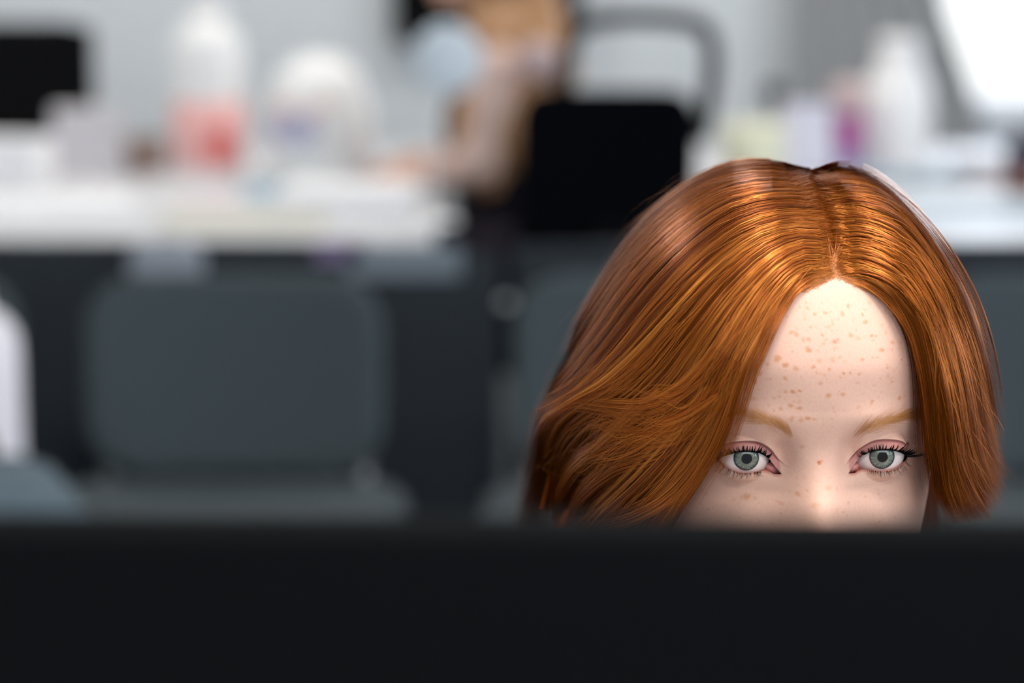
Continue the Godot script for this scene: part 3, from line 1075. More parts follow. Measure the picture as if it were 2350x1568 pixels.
# single loose hairs that leave the mass
func fly_aways(hair: Hair, sheet: PackedVector3Array, count: int, to: float) -> void:
	var rows := sheet.size() / NT
	for i in count:
		var r := int(rng.randf() * to * (rows - 1))
		var t0 := int(rng.randf() * (NT - 12))
		var n := rng.randi_range(7, 13)
		var up := rng.randf_range(1.0, 6.0)
		var side := rng.randfn(0.0, 5.0)
		var sx := rng.randfn(0.0, 3.0)
		var p := PackedVector3Array()
		var nn := PackedVector3Array()
		for k in n:
			var q := float(k) / (n - 1)
			var a := sheet[r * NT + t0 + k]
			var m := shell_normal(a)
			var tg := (sheet[r * NT + mini(t0 + k + 1, NT - 1)] - sheet[r * NT + t0 + k - 1 if t0 + k > 0 else r * NT]).normalized()
			p.append(a + m * (1.0 + up * sin(PI * q * 0.8)) + tg.cross(m) * side * q * q + Vector3(sx * sin(3.0 * q), 0, 0))
			nn.append(m)
		hair.strand(p, nn, 0.13, hair_color(rng.randf_range(0.0, 0.9)), 0.3)

# short strands that cross and fill the parting
func part_fuzz(hair: Hair) -> void:
	var line := [Vector3(1917, 628, 0), Vector3(1914, 600, 0), Vector3(1911, 570, 0), Vector3(1907, 535, 0), Vector3(1898, 495, 0), Vector3(1881, 450, 0), Vector3(1866, 415, 0), Vector3(1855, 392, 0)]
	for i in 420:
		var r := line_at(line, rng.randf())
		var s := -1.0 if rng.randf() < 0.5 else 1.0
		var x := r.x - s * absf(rng.randfn(0.0, 3.5))
		var y := r.y + rng.randfn(0.0, 5.0)
		var ln := rng.randf_range(30.0, 100.0)
		var dy := rng.randf_range(-0.35, 0.15)
		var p := PackedVector3Array()
		var nn := PackedVector3Array()
		for k in 6:
			var q := k / 5.0
			var a := shell_at(x + s * ln * q, maxf(y + dy * ln * q + 10.0 * q * q, 384.0), 0.4 + 5.5 * sqrt(q))
			p.append(a)
			nn.append(shell_normal(a))
		hair.strand(p, nn, rng.randf_range(0.10, 0.22), hair_color(rng.randf_range(-0.3, 0.8)), 0.2)

func build_hair() -> Array:
	hair_sheets()
	rng.seed = 2024
	var a := Hair.new()
	# front and top of the left side, then its back
	grow(a, sheet_left, NT, 10500, 420, {"to": 0.60, "depth": 7.0, "width": 0.30, "lock_lift": 1.3, "wave": 0.7, "swing": 0.8})
	grow(a, sheet_left, NT, 4200, 700, {"to": 0.60, "depth": 1.0, "width": 0.19, "lock_lift": 1.7, "stray": 0.5, "wave": 0.8})
	grow(a, sheet_left, NT, 3400, 200, {"from": 0.54, "depth": 5.0, "width": 0.8})
	lock(a, [[1720, 690, 14], [1660, 790, 19], [1580, 885, 22], [1490, 935, 26], [1400, 935, 30], [1320, 925, 36], [1262, 945, 41], [1245, 965, 42]], 150, 5.0, 3.5)
	lock(a, [[1560, 740, 19], [1480, 830, 23], [1400, 890, 29], [1330, 915, 35], [1275, 935, 41], [1252, 955, 43]], 130, 6.0, 3.0)
	lock(a, [[1680, 820, 16], [1610, 915, 20], [1520, 985, 24], [1420, 1015, 28], [1330, 1055, 33], [1275, 1125, 35], [1240, 1210, 35]], 140, 5.0, 3.5)
	lock(a, [[1690, 850, 15], [1625, 945, 19], [1550, 1000, 23], [1470, 1010, 27], [1400, 985, 31], [1350, 970, 34]], 60, 2.5, 4.5, 0.6, 0.2)
	lock(a, [[1600, 960, 18], [1510, 1035, 23], [1410, 1070, 27], [1330, 1140, 30], [1295, 1230, 30], [1280, 1320, 30]], 130, 5.5, 4.0)
	lock(a, [[1655, 950, 14], [1600, 1055, 17], [1530, 1135, 20], [1440, 1185, 23], [1350, 1205, 25], [1290, 1230, 26]], 110, 4.5, 5.0)
	lock(a, [[1520, 900, 22], [1440, 965, 27], [1370, 1030, 31], [1310, 1085, 34], [1270, 1170, 35], [1250, 1260, 35]], 110, 5.0, 3.5)
	for i in 26:
		var x := rng.randf_range(1420, 1650)
		var y := 1000.0 - (x - 1420.0) * 0.55 + rng.randf_range(-60, 60)
		lock(a, [[x, y, 24], [x - 60, y + rng.randf_range(30, 60), 27], [x - 130, y + rng.randf_range(30, 90), 30], [x - 200, y + rng.randf_range(20, 150), 33], [x - 250, y + rng.randf_range(40, 240), 35]], 7, 1.5, 6.0, 0.8, 0.17)
	lock(a, [[1890, 625, 1], [1832, 655, 5], [1790, 712, 7], [1752, 790, 9], [1716, 870, 10], [1690, 950, 11], [1655, 1040, 12], [1610, 1110, 13], [1560, 1190, 14]], 110, 2.0, 6.0, 0.6, 0.13)
	part_fuzz(a)
	fly_aways(a, sheet_left, 420, 0.6)
	var b := Hair.new()
	grow(b, sheet_right, NT, 7500, 300, {"to": 0.60, "depth": 6.0, "width": 0.30, "lock_lift": 1.2, "wave": 0.7, "ragged": 0.13})
	grow(b, sheet_right, NT, 3000, 500, {"to": 0.60, "depth": 1.0, "width": 0.19, "lock_lift": 1.5, "stray": 0.5, "ragged": 0.15})
	grow(b, sheet_right, NT, 3200, 160, {"from": 0.55, "depth": 5.0, "width": 1.0, "ragged": 0.13})
	lock(b, [[1930, 640, 1], [1985, 653, 4], [2042, 698, 7], [2088, 765, 9], [2114, 850, 10], [2128, 940, 11], [2138, 1030, 12], [2150, 1120, 12]], 60, 1.5, 4.0, 0.6, 0.13)
	fly_aways(b, sheet_right, 300, 0.60)
	return [a.mesh(), b.mesh(), under_layer(sheet_left, NT, 8.0, 2, 30), under_layer(sheet_right, NT, 7.0, 2, 25)]

# ------------------------------------------------------------------ brows, lashes, hairline
func line_at(pts: Array, q: float) -> Vector3:
	var f := clampf(q, 0.0, 0.9999) * (pts.size() - 1)
	var k := int(f)
	return pts[k].lerp(pts[k + 1], f - k)

func brow(pts: Array, side: float) -> ArrayMesh:
	var h := Hair.new()
	for i in 640:
		var q := pow(rng.randf(), 0.8)
		var c := line_at(pts, q)
		var c2 := line_at(pts, minf(q + 0.05, 1.0)) - line_at(pts, maxf(q - 0.05, 0.0))
		var along := Vector2(c2.x, c2.y).normalized()
		var off := rng.randfn(0.0, 0.42)
		var ln := rng.randf_range(22.0, 42.0) * (1.0 - 0.35 * q)
		var lift := lerpf(-0.75, 0.25, smoothstep(0.0, 0.5, q)) + 0.35 * signf(off) * absf(off)
		var dir := (along + Vector2(0, lift if q < 0.35 else 0.45 * off)).normalized()
		var px := c.x
		var py := c.y + off * c.z
		var p := PackedVector3Array()
		var nn := PackedVector3Array()
		for k in 5:
			var t := k / 4.0
			var w := face_at(px + dir.x * ln * t + along.x * 4.0 * t * t, py + dir.y * ln * t + along.y * 8.0 * t * t)
			p.append(w + Vector3(0, 0.05, 0.15 + 0.75 * sin(PI * t * 0.75)))
			nn.append(Vector3(side * 0.2, 0.1, 1).normalized())
		h.strand(p, nn, rng.randf_range(0.045, 0.09), Color(0.38, 0.14, 0.026).lerp(Color(0.62, 0.28, 0.07), rng.randf()), 0.2)
	return h.mesh()

# fine short hair along the hairline
func hairline() -> ArrayMesh:
	var h := Hair.new()
	for i in 1500:
		var q := rng.randf()
		var base := Vector2(1846, 668).lerp(Vector2(1918, 634), q * 2.0) if q < 0.5 else Vector2(1918, 634).lerp(Vector2(2040, 690), (q - 0.5) * 2.0)
		var up := rng.randf()
		var px := base.x + rng.randfn(0.0, 4.0)
		var py := base.y - 40.0 * up * up + 6.0 * rng.randf()
		var s := smoothstep(1890.0, 1935.0, px + rng.randfn(0, 8.0)) * 2.0 - 1.0
		var dir := Vector2(0.9 * s, -0.85 + 0.35 * absf(s)).normalized().rotated(rng.randfn(0.0, 0.22))
		var ln := rng.randf_range(22.0, 80.0) * (0.5 + up)
		var p := PackedVector3Array()
		var nn := PackedVector3Array()
		for k in 7:
			var t := k / 6.0
			var w := face_at(px + dir.x * ln * t, py + dir.y * ln * t + 16.0 * t * t)
			p.append(w + Vector3(0, 0.5, 0.8).normalized() * (0.1 + 3.2 * t * (0.3 + 0.7 * up)))
			nn.append(Vector3(0, 0.5, 0.85))
		h.strand(p, nn, rng.randf_range(0.07, 0.16), hair_color(rng.randf_range(-0.2, 1.0)), 0.2)
	return h.mesh()

func thin_cone(v: PackedVector3Array, n: PackedVector3Array, idx: PackedInt32Array, p: Array, r0: float, r1: float) -> void:
	for i in p.size():
		var tg: Vector3 = (p[mini(i + 1, p.size() - 1)] - p[maxi(i - 1, 0)]).normalized()
		var s := tg.cross(Vector3(0.3, 0.2, 1)).normalized()
		var u := s.cross(tg)
		var r := lerpf(r0, r1, float(i) / (p.size() - 1))
		var b := v.size()
		for k in 4:
			var a := TAU * k / 4.0
			var d := s * cos(a) + u * sin(a)
			v.append((p[i] + d * r) * 0.001)
			n.append(d)
		if i > 0:
			for k in 4:
				var a0 := b - 4 + k
				var b0 := b - 4 + (k + 1) % 4
				idx.append_array([a0, a0 + 4, b0 + 4, a0, b0 + 4, b0])

func lashes(side: float, upper: bool) -> ArrayMesh:
	var v := PackedVector3Array()
	var n := PackedVector3Array()
	var idx := PackedInt32Array()
	var clumps := 32 if upper else 38
	for c in clumps:
		var ec := lerpf(-9.5, 13.2, (c + rng.randf_range(0.2, 0.8)) / clumps) if upper else lerpf(-6.5, 12.8, (c + rng.randf_range(0.1, 0.9)) / clumps)
		var s := ec / 13.0
		var len_c := rng.randf_range(0.55, 1.1)
		var skew := rng.randfn(0.0, 0.9)
		for k in (rng.randi_range(4, 6) if upper else rng.randi_range(1, 3)):
			var e := clampf(ec + rng.randfn(0.0, 0.35), -10.0, 13.3)
			var y := lid_y(e, (c_up if upper else c_low).f(e))
			var root := Vector3(e, y, 0)
			root.z = face_z(EYE_X + e, y + (0.15 if upper else -0.3)) - 0.1
			var p := []
			if upper:
				var lat := (7.2 * s if s > 0.0 else 3.2 * s) + skew * 0.6 + (ec - e) * 0.8
				var up := lerpf(3.4, 1.5, smoothstep(0.25, 1.0, s)) * len_c + rng.randfn(0.0, 0.25)
				var f := lerpf(4.2, 3.0, absf(s)) * len_c
				if s < -0.4:
					up *= 0.6
					f *= 0.6
				for i in 7:
					var t := i / 6.0
					p.append(root + Vector3(lat * t, -0.5 * t + (up + 0.5) * t * t, f * (t - 0.38 * t * t)))
				thin_cone(v, n, idx, mirrored(p, side), 0.20, 0.05)
			else:
				var lat := 2.6 * s + skew + rng.randfn(0, 0.2)
				var dn := rng.randf_range(2.0, 3.6) * (0.75 if s < -0.1 else 1.0)
				for i in 5:
					var t := i / 4.0
					p.append(root + Vector3(lat * t * t, -dn * t, 1.5 * t - 0.7 * t * t))
				thin_cone(v, n, idx, mirrored(p, side), 0.07, 0.018)
	return arrays_mesh(v, n, idx)

func mirrored(p: Array, side: float) -> Array:
	return p.map(func(q: Vector3) -> Vector3: return Vector3(side * (EYE_X + q.x), q.y, q.z))

# ------------------------------------------------------------------ materials of the place
func materials() -> void:
	mat("wall_paint", rgb8(226, 232, 236), 0.85)
	mat("ceiling_paint", rgb8(236, 237, 238), 0.9)
	mat("carpet", rgb8(88, 92, 96), 1.0)
	M.carpet.albedo_texture = noise_tex(0.2, 256, 3, false, Color(0.75, 0.75, 0.75), Color(1, 1, 1))
	M.carpet.uv1_triplanar = true
	M.carpet.uv1_scale = Vector3.ONE * 2.0
	mat("white_trim", rgb8(232, 234, 236), 0.5)
	mat("window_glass", Color(0.95, 0.98, 1.0, 0.06), 0.02)
	M.window_glass.transparency = BaseMaterial3D.TRANSPARENCY_ALPHA

func wall_with_opening(called: String, axis_x: bool, at_fixed: float, lo: float, hi: float, o_lo: float, o_hi: float, y0: float, y1: float, height: float) -> void:
	var o := Node3D.new()
	o.name = called
	o.set_meta("kind", "structure")
	add_child(o)
	for r in [[lo, o_lo, 0.0, height], [o_hi, hi, 0.0, height], [o_lo, o_hi, 0.0, y0], [o_lo, o_hi, y1, height]]:
		var w: float = r[1] - r[0]
		var h: float = r[3] - r[2]
		if w < 0.01 or h < 0.01: continue
		var mid: float = (r[0] + r[1]) / 2.0
		var my: float = (r[2] + r[3]) / 2.0
		part("wall_section", bevel_box(Vector3(w, h, 0.15) if axis_x else Vector3(0.15, h, w), 0.002), M.wall_paint, o, Vector3(mid, my, at_fixed) if axis_x else Vector3(at_fixed, my, mid))

func window(called: String, axis_x: bool, at_fixed: float, o_lo: float, o_hi: float, y0: float, y1: float, panes: int) -> void:
	var o := Node3D.new()
	o.name = called
	o.set_meta("kind", "structure")
	add_child(o)
	var f := 0.05
	var w := o_hi - o_lo
	var my := (y0 + y1) / 2.0
	var place := func(u: float, y: float) -> Vector3: return Vector3(u, y, at_fixed) if axis_x else Vector3(at_fixed, y, u)
	var size := func(a: float, b: float, t: float) -> Vector3: return Vector3(a, b, t) if axis_x else Vector3(t, b, a)
	for y in [y0 + f / 2, y1 - f / 2]:
		part("window_frame", bevel_box(size.call(w, f, 0.07), 0.005), M.white_trim, o, place.call((o_lo + o_hi) / 2.0, y))
	for i in panes + 1:
		part("window_frame", bevel_box(size.call(f, y1 - y0 - 2 * f, 0.07), 0.005), M.white_trim, o, place.call(lerpf(o_lo + f / 2, o_hi - f / 2, float(i) / panes), my))
	for i in panes:
		part("window_pane", bevel_box(size.call(w / panes - f, y1 - y0 - 2 * f, 0.008), 0.001), M.window_glass, o, place.call(o_lo + w * (i + 0.5) / panes, my))
	part("window_sill", bevel_box(size.call(w + 0.1, 0.03, 0.24), 0.006), M.white_trim, o, place.call((o_lo + o_hi) / 2.0, y0 - 0.015))

func room() -> void:
	setting("floor", bevel_box(Vector3(9.0, 0.2, 11.0), 0.005), M.carpet, Vector3(0.25, -0.1, -2.2))
	setting("ceiling", bevel_box(Vector3(9.0, 0.2, 11.0), 0.005), M.ceiling_paint, Vector3(0.25, 2.9, -2.2))
	wall_with_opening("wall_back", true, -7.2, -3.8, 4.3, 1.22, 2.8, 0.72, 2.3, 2.8)
	wall_with_opening("wall_right", false, 4.3, -7.2, 2.9, -3.4, 2.2, 0.95, 2.4, 2.8)
	setting("wall_left", bevel_box(Vector3(0.15, 2.8, 10.1), 0.002), M.wall_paint, Vector3(-3.8, 1.4, -2.15))
	wall_with_opening("wall_front", true, 2.9, -3.8, 4.3, -0.9, 3.3, 0.95, 2.4, 2.8)
	window("window_3", true, 2.9, -0.9, 3.3, 0.95, 2.4, 3)
	window("window_1", true, -7.2, 1.22, 2.8, 0.72, 2.3, 1)
	window("window_2", false, 4.3, -3.4, 2.2, 0.95, 2.4, 4)

# ------------------------------------------------------------------ the woman
func woman() -> void:
	head_curves()
	var w := thing("person", Vector3(head_t.origin.x, 0, head_t.origin.z - 0.1), 0.0, "red-haired freckled woman peering over the large dark monitor", "person")
	var t := w.transform.affine_inverse() * head_t
	var sk := mat("skin", rgb8(218, 177, 158), 0.5)
	sk.metallic_specular = 0.4
	sk.vertex_color_use_as_albedo = true
	sk.albedo_texture = ImageTexture.create_from_image(skin_image())
	sk.detail_enabled = true
	sk.detail_blend_mode = BaseMaterial3D.BLEND_MODE_MUL
	sk.detail_albedo = noise_tex(0.09, 1024, 3, false, Color(0.972, 0.952, 0.945), Color(1, 1, 1))
	var bm3 := build_head()
	for s in [-1.0, 1.0]: join(bm3, hand_mesh(s), t.affine_inverse())
	var b := part("body", bm3, sk, w)
	b.transform = t
	dress(w)
	var im := ImageTexture.create_from_image(iris_image())
	var em := mat("eye", Color(1, 1, 1), 0.25)
	em.albedo_texture = im
	em.metallic_specular = 0.0
	em.clearcoat_enabled = true
	em.clearcoat = 1.0
	em.clearcoat_roughness = 0.02
	var mesh := eyeball_mesh()
	for s in [-1.0, 1.0]:
		var o := part("eyeball", mesh, em, w)
		o.transform = t * Transform3D(Basis(Vector3.UP, deg_to_rad(-2.0)) * Basis(Vector3.RIGHT, deg_to_rad(-3.0)), Vector3(s * EYE_X, 0, -12.2) * 0.001)
	var hm := mat("hair", Color(1, 1, 1), 0.27, 0.65)
	hm.vertex_color_use_as_albedo = true
	var um := mat("hair_under", Color(0.41, 0.102, 0.011).linear_to_srgb(), 0.5, 0.65)
	var h := build_hair()
	for i in 4:
		var o := part("hair" if i < 2 else "hair_underlayer", h[i], hm if i < 2 else um, w)
		o.transform = t
		o.set_meta("kind", "stuff")
	var bm := mat("brow_hair", Color(1, 1, 1), 0.4, 0.1)
	bm.vertex_color_use_as_albedo = true
	var lm := mat("mascara", rgb8(14, 11, 11), 0.5)
	var lo := mat("lower_lash", rgb8(34, 22, 20), 0.6)
	var cm := mat("tear_duct", rgb8(212, 140, 132), 0.3)
	rng.seed = 5
	var place := func(called: String, m: Mesh, ma: Material, kind := "stuff") -> void:
		var o := part(called, m, ma, w)
		o.transform = t
		if kind: o.set_meta("kind", kind)
	place.call("eyebrow", brow([Vector3(1820, 1000, 12), Vector3(1790, 981, 15), Vector3(1750, 962, 15), Vector3(1700, 947, 13), Vector3(1655, 946, 10), Vector3(1622, 956, 6)], -1.0), bm)
	place.call("eyebrow", brow([Vector3(1954, 1003, 9), Vector3(1990, 986, 14), Vector3(2030, 969, 15), Vector3(2078, 953, 14), Vector3(2115, 953, 11), Vector3(2146, 972, 7)], 1.0), bm)
	place.call("hairline", hairline(), bm)
	for s in [-1.0, 1.0]:
		place.call("upper_eyelashes", lashes(s, true), lm)
		place.call("lower_eyelashes", lashes(s, false), lo)
		var d := part("tear_duct", SphereMesh.new(), cm, w)
		d.transform = t * Transform3D(Basis(Vector3.BACK, s * 0.25).scaled_local(Vector3(9.0, 5.6, 7.0) * 0.001), Vector3(s * (EYE_X - 13.6), -5.9, -8.0) * 0.001)

# adds the first surface of m, moved by t, to the mesh
func join(to: ArrayMesh, m: ArrayMesh, t: Transform3D) -> void:
	var a := m.surface_get_arrays(0)
	a[Mesh.ARRAY_VERTEX] = t * (a[Mesh.ARRAY_VERTEX] as PackedVector3Array)
	a[Mesh.ARRAY_NORMAL] = Transform3D(t.basis, Vector3.ZERO) * (a[Mesh.ARRAY_NORMAL] as PackedVector3Array)
	to.add_surface_from_arrays(Mesh.PRIMITIVE_TRIANGLES, a)

func wrist(s: float) -> Vector3:
	return Vector3(s * 0.115, 0.785, 0.27)

# a hand resting on the keyboard, fingers a little bent, thumb out to the side
func hand_mesh(s: float) -> ArrayMesh:
	var wr := wrist(s)
	var b := []
	b.append([wr + Vector3(0, 0, -0.05), wr, 0.025, 0.023])
	for f in 4:
		b.append([wr + Vector3((f - 1.5) * 0.008, 0, 0.01), wr + Vector3((f - 1.5) * 0.019, 0.004, 0.075), 0.016, 0.0115])
	for f in 4:
		var l: float = [0.75, 0.95, 1.0, 0.9][f if s < 0 else 3 - f]
		var k := wr + Vector3((f - 1.5) * 0.02, 0.004, 0.078)
		var m := k + Vector3((f - 1.5) * 0.003, 0.006, 0.036 * l)
		var e := m + Vector3(0, -0.013, 0.022 * l)
		b.append([k, m, 0.0098, 0.009])
		b.append([m, e, 0.009, 0.0082])
		b.append([e, e + Vector3(0, -0.013, 0.009), 0.0082, 0.0072])
	var th := wr + Vector3(-s * 0.022, -0.004, 0.025)
	b.append([th, th + Vector3(-s * 0.022, -0.006, 0.028), 0.013, 0.0105])
	b.append([th + Vector3(-s * 0.022, -0.006, 0.028), th + Vector3(-s * 0.03, -0.012, 0.054), 0.0105, 0.0085])
	return sdf_mesh(b, 0.004, 0.007)

func dress(w: Node3D) -> void:
	mat("charcoal_knit", rgb8(54, 58, 64), 0.95)
	mat("denim", rgb8(48, 58, 78), 0.95)
	var up := [[Vector3(0, 0.52, -0.04), Vector3(0, 0.66, -0.02), 0.14, 0.13], [Vector3(0, 0.66, -0.02), Vector3(0, 0.76, 0.0), 0.13, 0.12], [Vector3(-0.12, 0.785, 0.0), Vector3(0.12, 0.785, 0.0), 0.07, 0.07], [Vector3(0, 0.78, 0.0), Vector3(0, 0.865, 0.005), 0.10, 0.062]]
	for s in [-1.0, 1.0]:
		var sh := Vector3(s * 0.165, 0.79, 0.0)
		var el := Vector3(s * 0.235, 0.815, 0.075)
		up.append([sh, el, 0.058, 0.046])
		up.append([el, wrist(s) + Vector3(0, 0.0, -0.02), 0.044, 0.03])
	part("sweater", sdf_mesh(up, 0.012, 0.04), M.charcoal_knit, w)
	var lg := [[Vector3(-0.08, 0.53, -0.04), Vector3(0.08, 0.53, -0.04), 0.12, 0.12]]
	for s in [-1.0, 1.0]:
		lg.append([Vector3(s * 0.09, 0.535, 0.0), Vector3(s * 0.11, 0.545, 0.38), 0.085, 0.06])
		lg.append([Vector3(s * 0.11, 0.545, 0.38), Vector3(s * 0.11, 0.12, 0.36), 0.058, 0.042])
		lg.append([Vector3(s * 0.11, 0.05, 0.35), Vector3(s * 0.115, 0.04, 0.50), 0.045, 0.036])
	part("jeans", sdf_mesh(lg, 0.013, 0.03), M.denim, w)

# ------------------------------------------------------------------ the near desk
func near_desk() -> void:
	var top := at(1175, 1196, 0.62)
	mat("monitor_black", rgb8(9, 11, 13), 0.8)
	M.monitor_black.metallic_specular = 0.15
	mat("monitor_seam", rgb8(20, 22, 25), 0.5)
	mat("screen_glow", Color(0.02, 0.02, 0.02), 0.3)
	M.screen_glow.emission_enabled = true
	M.screen_glow.emission = Color(0.95, 0.97, 1.0)
	M.screen_glow.emission_energy_multiplier = 0.12
	mat("desk_white", rgb8(212, 213, 216), 0.4)
	mat("metal_grey", rgb8(150, 153, 156), 0.35, 0.8)
	var h := 0.36
	var m := thing("monitor", Vector3(0.10, 0.74, top.z), deg_to_rad(-1.2), "large dark monitor seen from behind, its top edge below the woman's eyes", "monitor")
	var cy := top.y - 0.74 - h / 2.0
	var hs := part("housing", slab(0.62, h, 0.012, 0.016, 0.005), M.monitor_black, m, Vector3(0, cy, 0))
	part("back_cover", slab(0.30, 0.2, 0.03, 0.03, 0.012), M.monitor_black, m, Vector3(0, cy - 0.06, 0.018))
	part("screen", bevel_box(Vector3(0.595, h - 0.03, 0.002), 0.0005), M.screen_glow, hs, Vector3(0, 0, -0.0085))
	part("stand_neck", bevel_box(Vector3(0.06, 0.22, 0.02), 0.006), M.metal_grey, m, Vector3(0, 0.12, 0.05))
	part("stand_foot", slab(0.26, 0.2, 0.03, 0.012, 0.005), M.metal_grey, m, Vector3(0, 0.006, 0.04), Vector3(-PI / 2, 0, 0))
	var a := AreaLight3D.new()
	a.name = "screen_light"
	a.area_size = Vector2(0.59, h - 0.035)
	a.light_energy = 0.012
	a.light_color = Color(0.95, 0.97, 1.0)
	a.shadow_enabled = true
	a.area_range = 10.0
	a.area_attenuation = 2.0
	m.add_child(a, true)
	a.position = Vector3(0, cy, -0.0115)

	# the desk she works at, her keyboard and her chair
	var d := thing("work_desk", Vector3(0.1, 0, -0.56), 0.0, "white work desk under the large dark monitor", "desk")
	part("desk_top", bevel_box(Vector3(1.5, 0.025, 0.8), 0.004), M.desk_white, d, Vector3(0, 0.7275, 0))
	for sx in [-1, 1]:
		for sz in [-1, 1]:
			part("leg", bevel_box(Vector3(0.05, 0.715, 0.05), 0.005), M.metal_grey, d, Vector3(sx * 0.69, 0.3575, sz * 0.34))
	var hx := head_t.origin.x
	var k := thing("keyboard", Vector3(hx, 0.74, head_t.origin.z - 0.1 + 0.36), 0.0, "dark keyboard on the work desk before the red-haired woman", "keyboard")
	mat("key_grey", rgb8(44, 46, 50), 0.6)
	part("keyboard_body", bevel_box(Vector3(0.36, 0.014, 0.13), 0.004), M.monitor_seam, k, Vector3(0, 0.007, 0))
	var key := bevel_box(Vector3(0.0205, 0.006, 0.0205), 0.002)
	for r in 5:
		for c in 14:
			part("key", key, M.key_grey, k, Vector3(-0.156 + 0.024 * c, 0.016, -0.048 + 0.024 * r))
	var o := thing("office_chair", Vector3(hx, 0, head_t.origin.z - 0.14), PI, "black office chair under the red-haired woman", "chair")
	mat("chair_black", rgb8(26, 27, 29), 0.8)
	part("seat", slab(0.48, 0.46, 0.12, 0.07, 0.03), M.chair_black, o, Vector3(0, 0.375, 0), Vector3(-PI / 2, 0, 0))
	part("backrest", slab(0.40, 0.36, 0.1, 0.05, 0.02, 0.0, -0.03), M.chair_black, o, Vector3(0, 0.62, 0.21), Vector3(0.1, 0, 0))
	part("back_bar", tube([Vector3(0, 0.34, 0.12), Vector3(0, 0.36, 0.25), Vector3(0, 0.58, 0.25)], 0.016), M.metal_grey, o)
	part("column", lathe([[0.03, 0.1], [0.03, 0.22], [0.022, 0.22], [0.022, 0.34]], 16), M.metal_grey, o)
	for i in 5:
		var an := TAU * i / 5.0 + 0.3
		var e := Vector3(0.28 * cos(an), 0.06, 0.28 * sin(an))
		var ba := part("base_arm", tube([Vector3(0, 0.11, 0), e], 0.016, 8), M.chair_black, o)
		part("caster", lathe([[0.0, -0.012], [0.028, -0.012], [0.03, 0.0], [0.028, 0.012], [0.0, 0.012]], 16), M.chair_black, ba, e - Vector3(0, 0.03, 0), Vector3(0, 0, PI / 2))

# ------------------------------------------------------------------ the office behind her
func office_materials() -> void:
	mat("slate_fabric", rgb8(58, 68, 72), 0.95)
	M.slate_fabric.rim_enabled = true
	M.slate_fabric.rim = 0.3
	mat("panel_fabric", rgb8(40, 47, 53), 0.95)
	mat("black_plastic", rgb8(14, 15, 17), 0.6)
	M.black_plastic.metallic_specular = 0.25
	mat("dark_glass", rgb8(5, 5, 7), 0.6)
	M.dark_glass.metallic_specular = 0.2
	mat("black_mesh", rgb8(9, 10, 14), 0.95)
	M.black_mesh.metallic_specular = 0.1
	mat("steel", rgb8(120, 124, 128), 0.3, 0.9)
	mat("white_plastic", rgb8(238, 238, 238), 0.35)
	mat("coral_print", rgb8(236, 180, 176), 0.5)
	mat("red_print", rgb8(222, 104, 100), 0.5)
	mat("paper", rgb8(242, 242, 244), 0.8)
	mat("beige_card", rgb8(206, 203, 190), 0.8)
	mat("taupe_card", rgb8(166, 146, 136), 0.8)
	mat("grey_card", rgb8(205, 202, 206), 0.8)
	mat("lilac_print", rgb8(182, 178, 204), 0.6)
	mat("peach_print", rgb8(226, 190, 178), 0.6)
	mat("pale_blue", rgb8(170, 205, 220), 0.7)
	mat("blue_grey", rgb8(160, 178, 190), 0.7)
	mat("cream", rgb8(226, 226, 200), 0.4)
	mat("magenta", rgb8(168, 44, 140), 0.35)
	mat("violet", rgb8(140, 120, 180), 0.4)
	mat("pale_pink", rgb8(196, 172, 172), 0.6)
	mat("dark_bottle", rgb8(40, 38, 58), 0.3)
	mat("rust", rgb8(120, 70, 60), 0.5)
	mat("curtain_grey", rgb8(172, 174, 176), 0.95)
	mat("tan_hair", rgb8(164, 120, 80), 0.55)
	mat("rose_knit", rgb8(218, 188, 176), 0.9)
	mat("plum_cloth", rgb8(34, 24, 38), 0.9)
	mat("skin_far", rgb8(220, 172, 150), 0.55)
	mat("mirror_blue", rgb8(212, 223, 232), 0.5)
	mat("backpack_blue", rgb8(86, 100, 108), 0.9)
	mat("white_canvas", rgb8(236, 232, 238), 0.9)
	mat("lilac_paper", rgb8(128, 112, 146), 0.8)

func desk(x0: float, x1: float, z0: float, z1: float, label: String) -> Node3D:
	var o := thing("office_desk", Vector3((x0 + x1) / 2.0, 0, (z0 + z1) / 2.0), 0.0, label, "desk", "white desks of the far bench")
	var w := x1 - x0
	var d := absf(z1 - z0)
	part("desk_top", bevel_box(Vector3(w, 0.025, d), 0.004), M.desk_white, o, Vector3(0, 0.7275, 0))
	for sx in [-1, 1]:
		for sz in [-1, 1]:
			part("leg", bevel_box(Vector3(0.05, 0.715, 0.05), 0.005), M.steel, o, Vector3(sx * (w / 2 - 0.06), 0.3575, sz * (d / 2 - 0.08)))
		part("rail", bevel_box(Vector3(0.03, 0.05, d - 0.22), 0.004), M.steel, o, Vector3(sx * (w / 2 - 0.06), 0.68, 0))
	return o

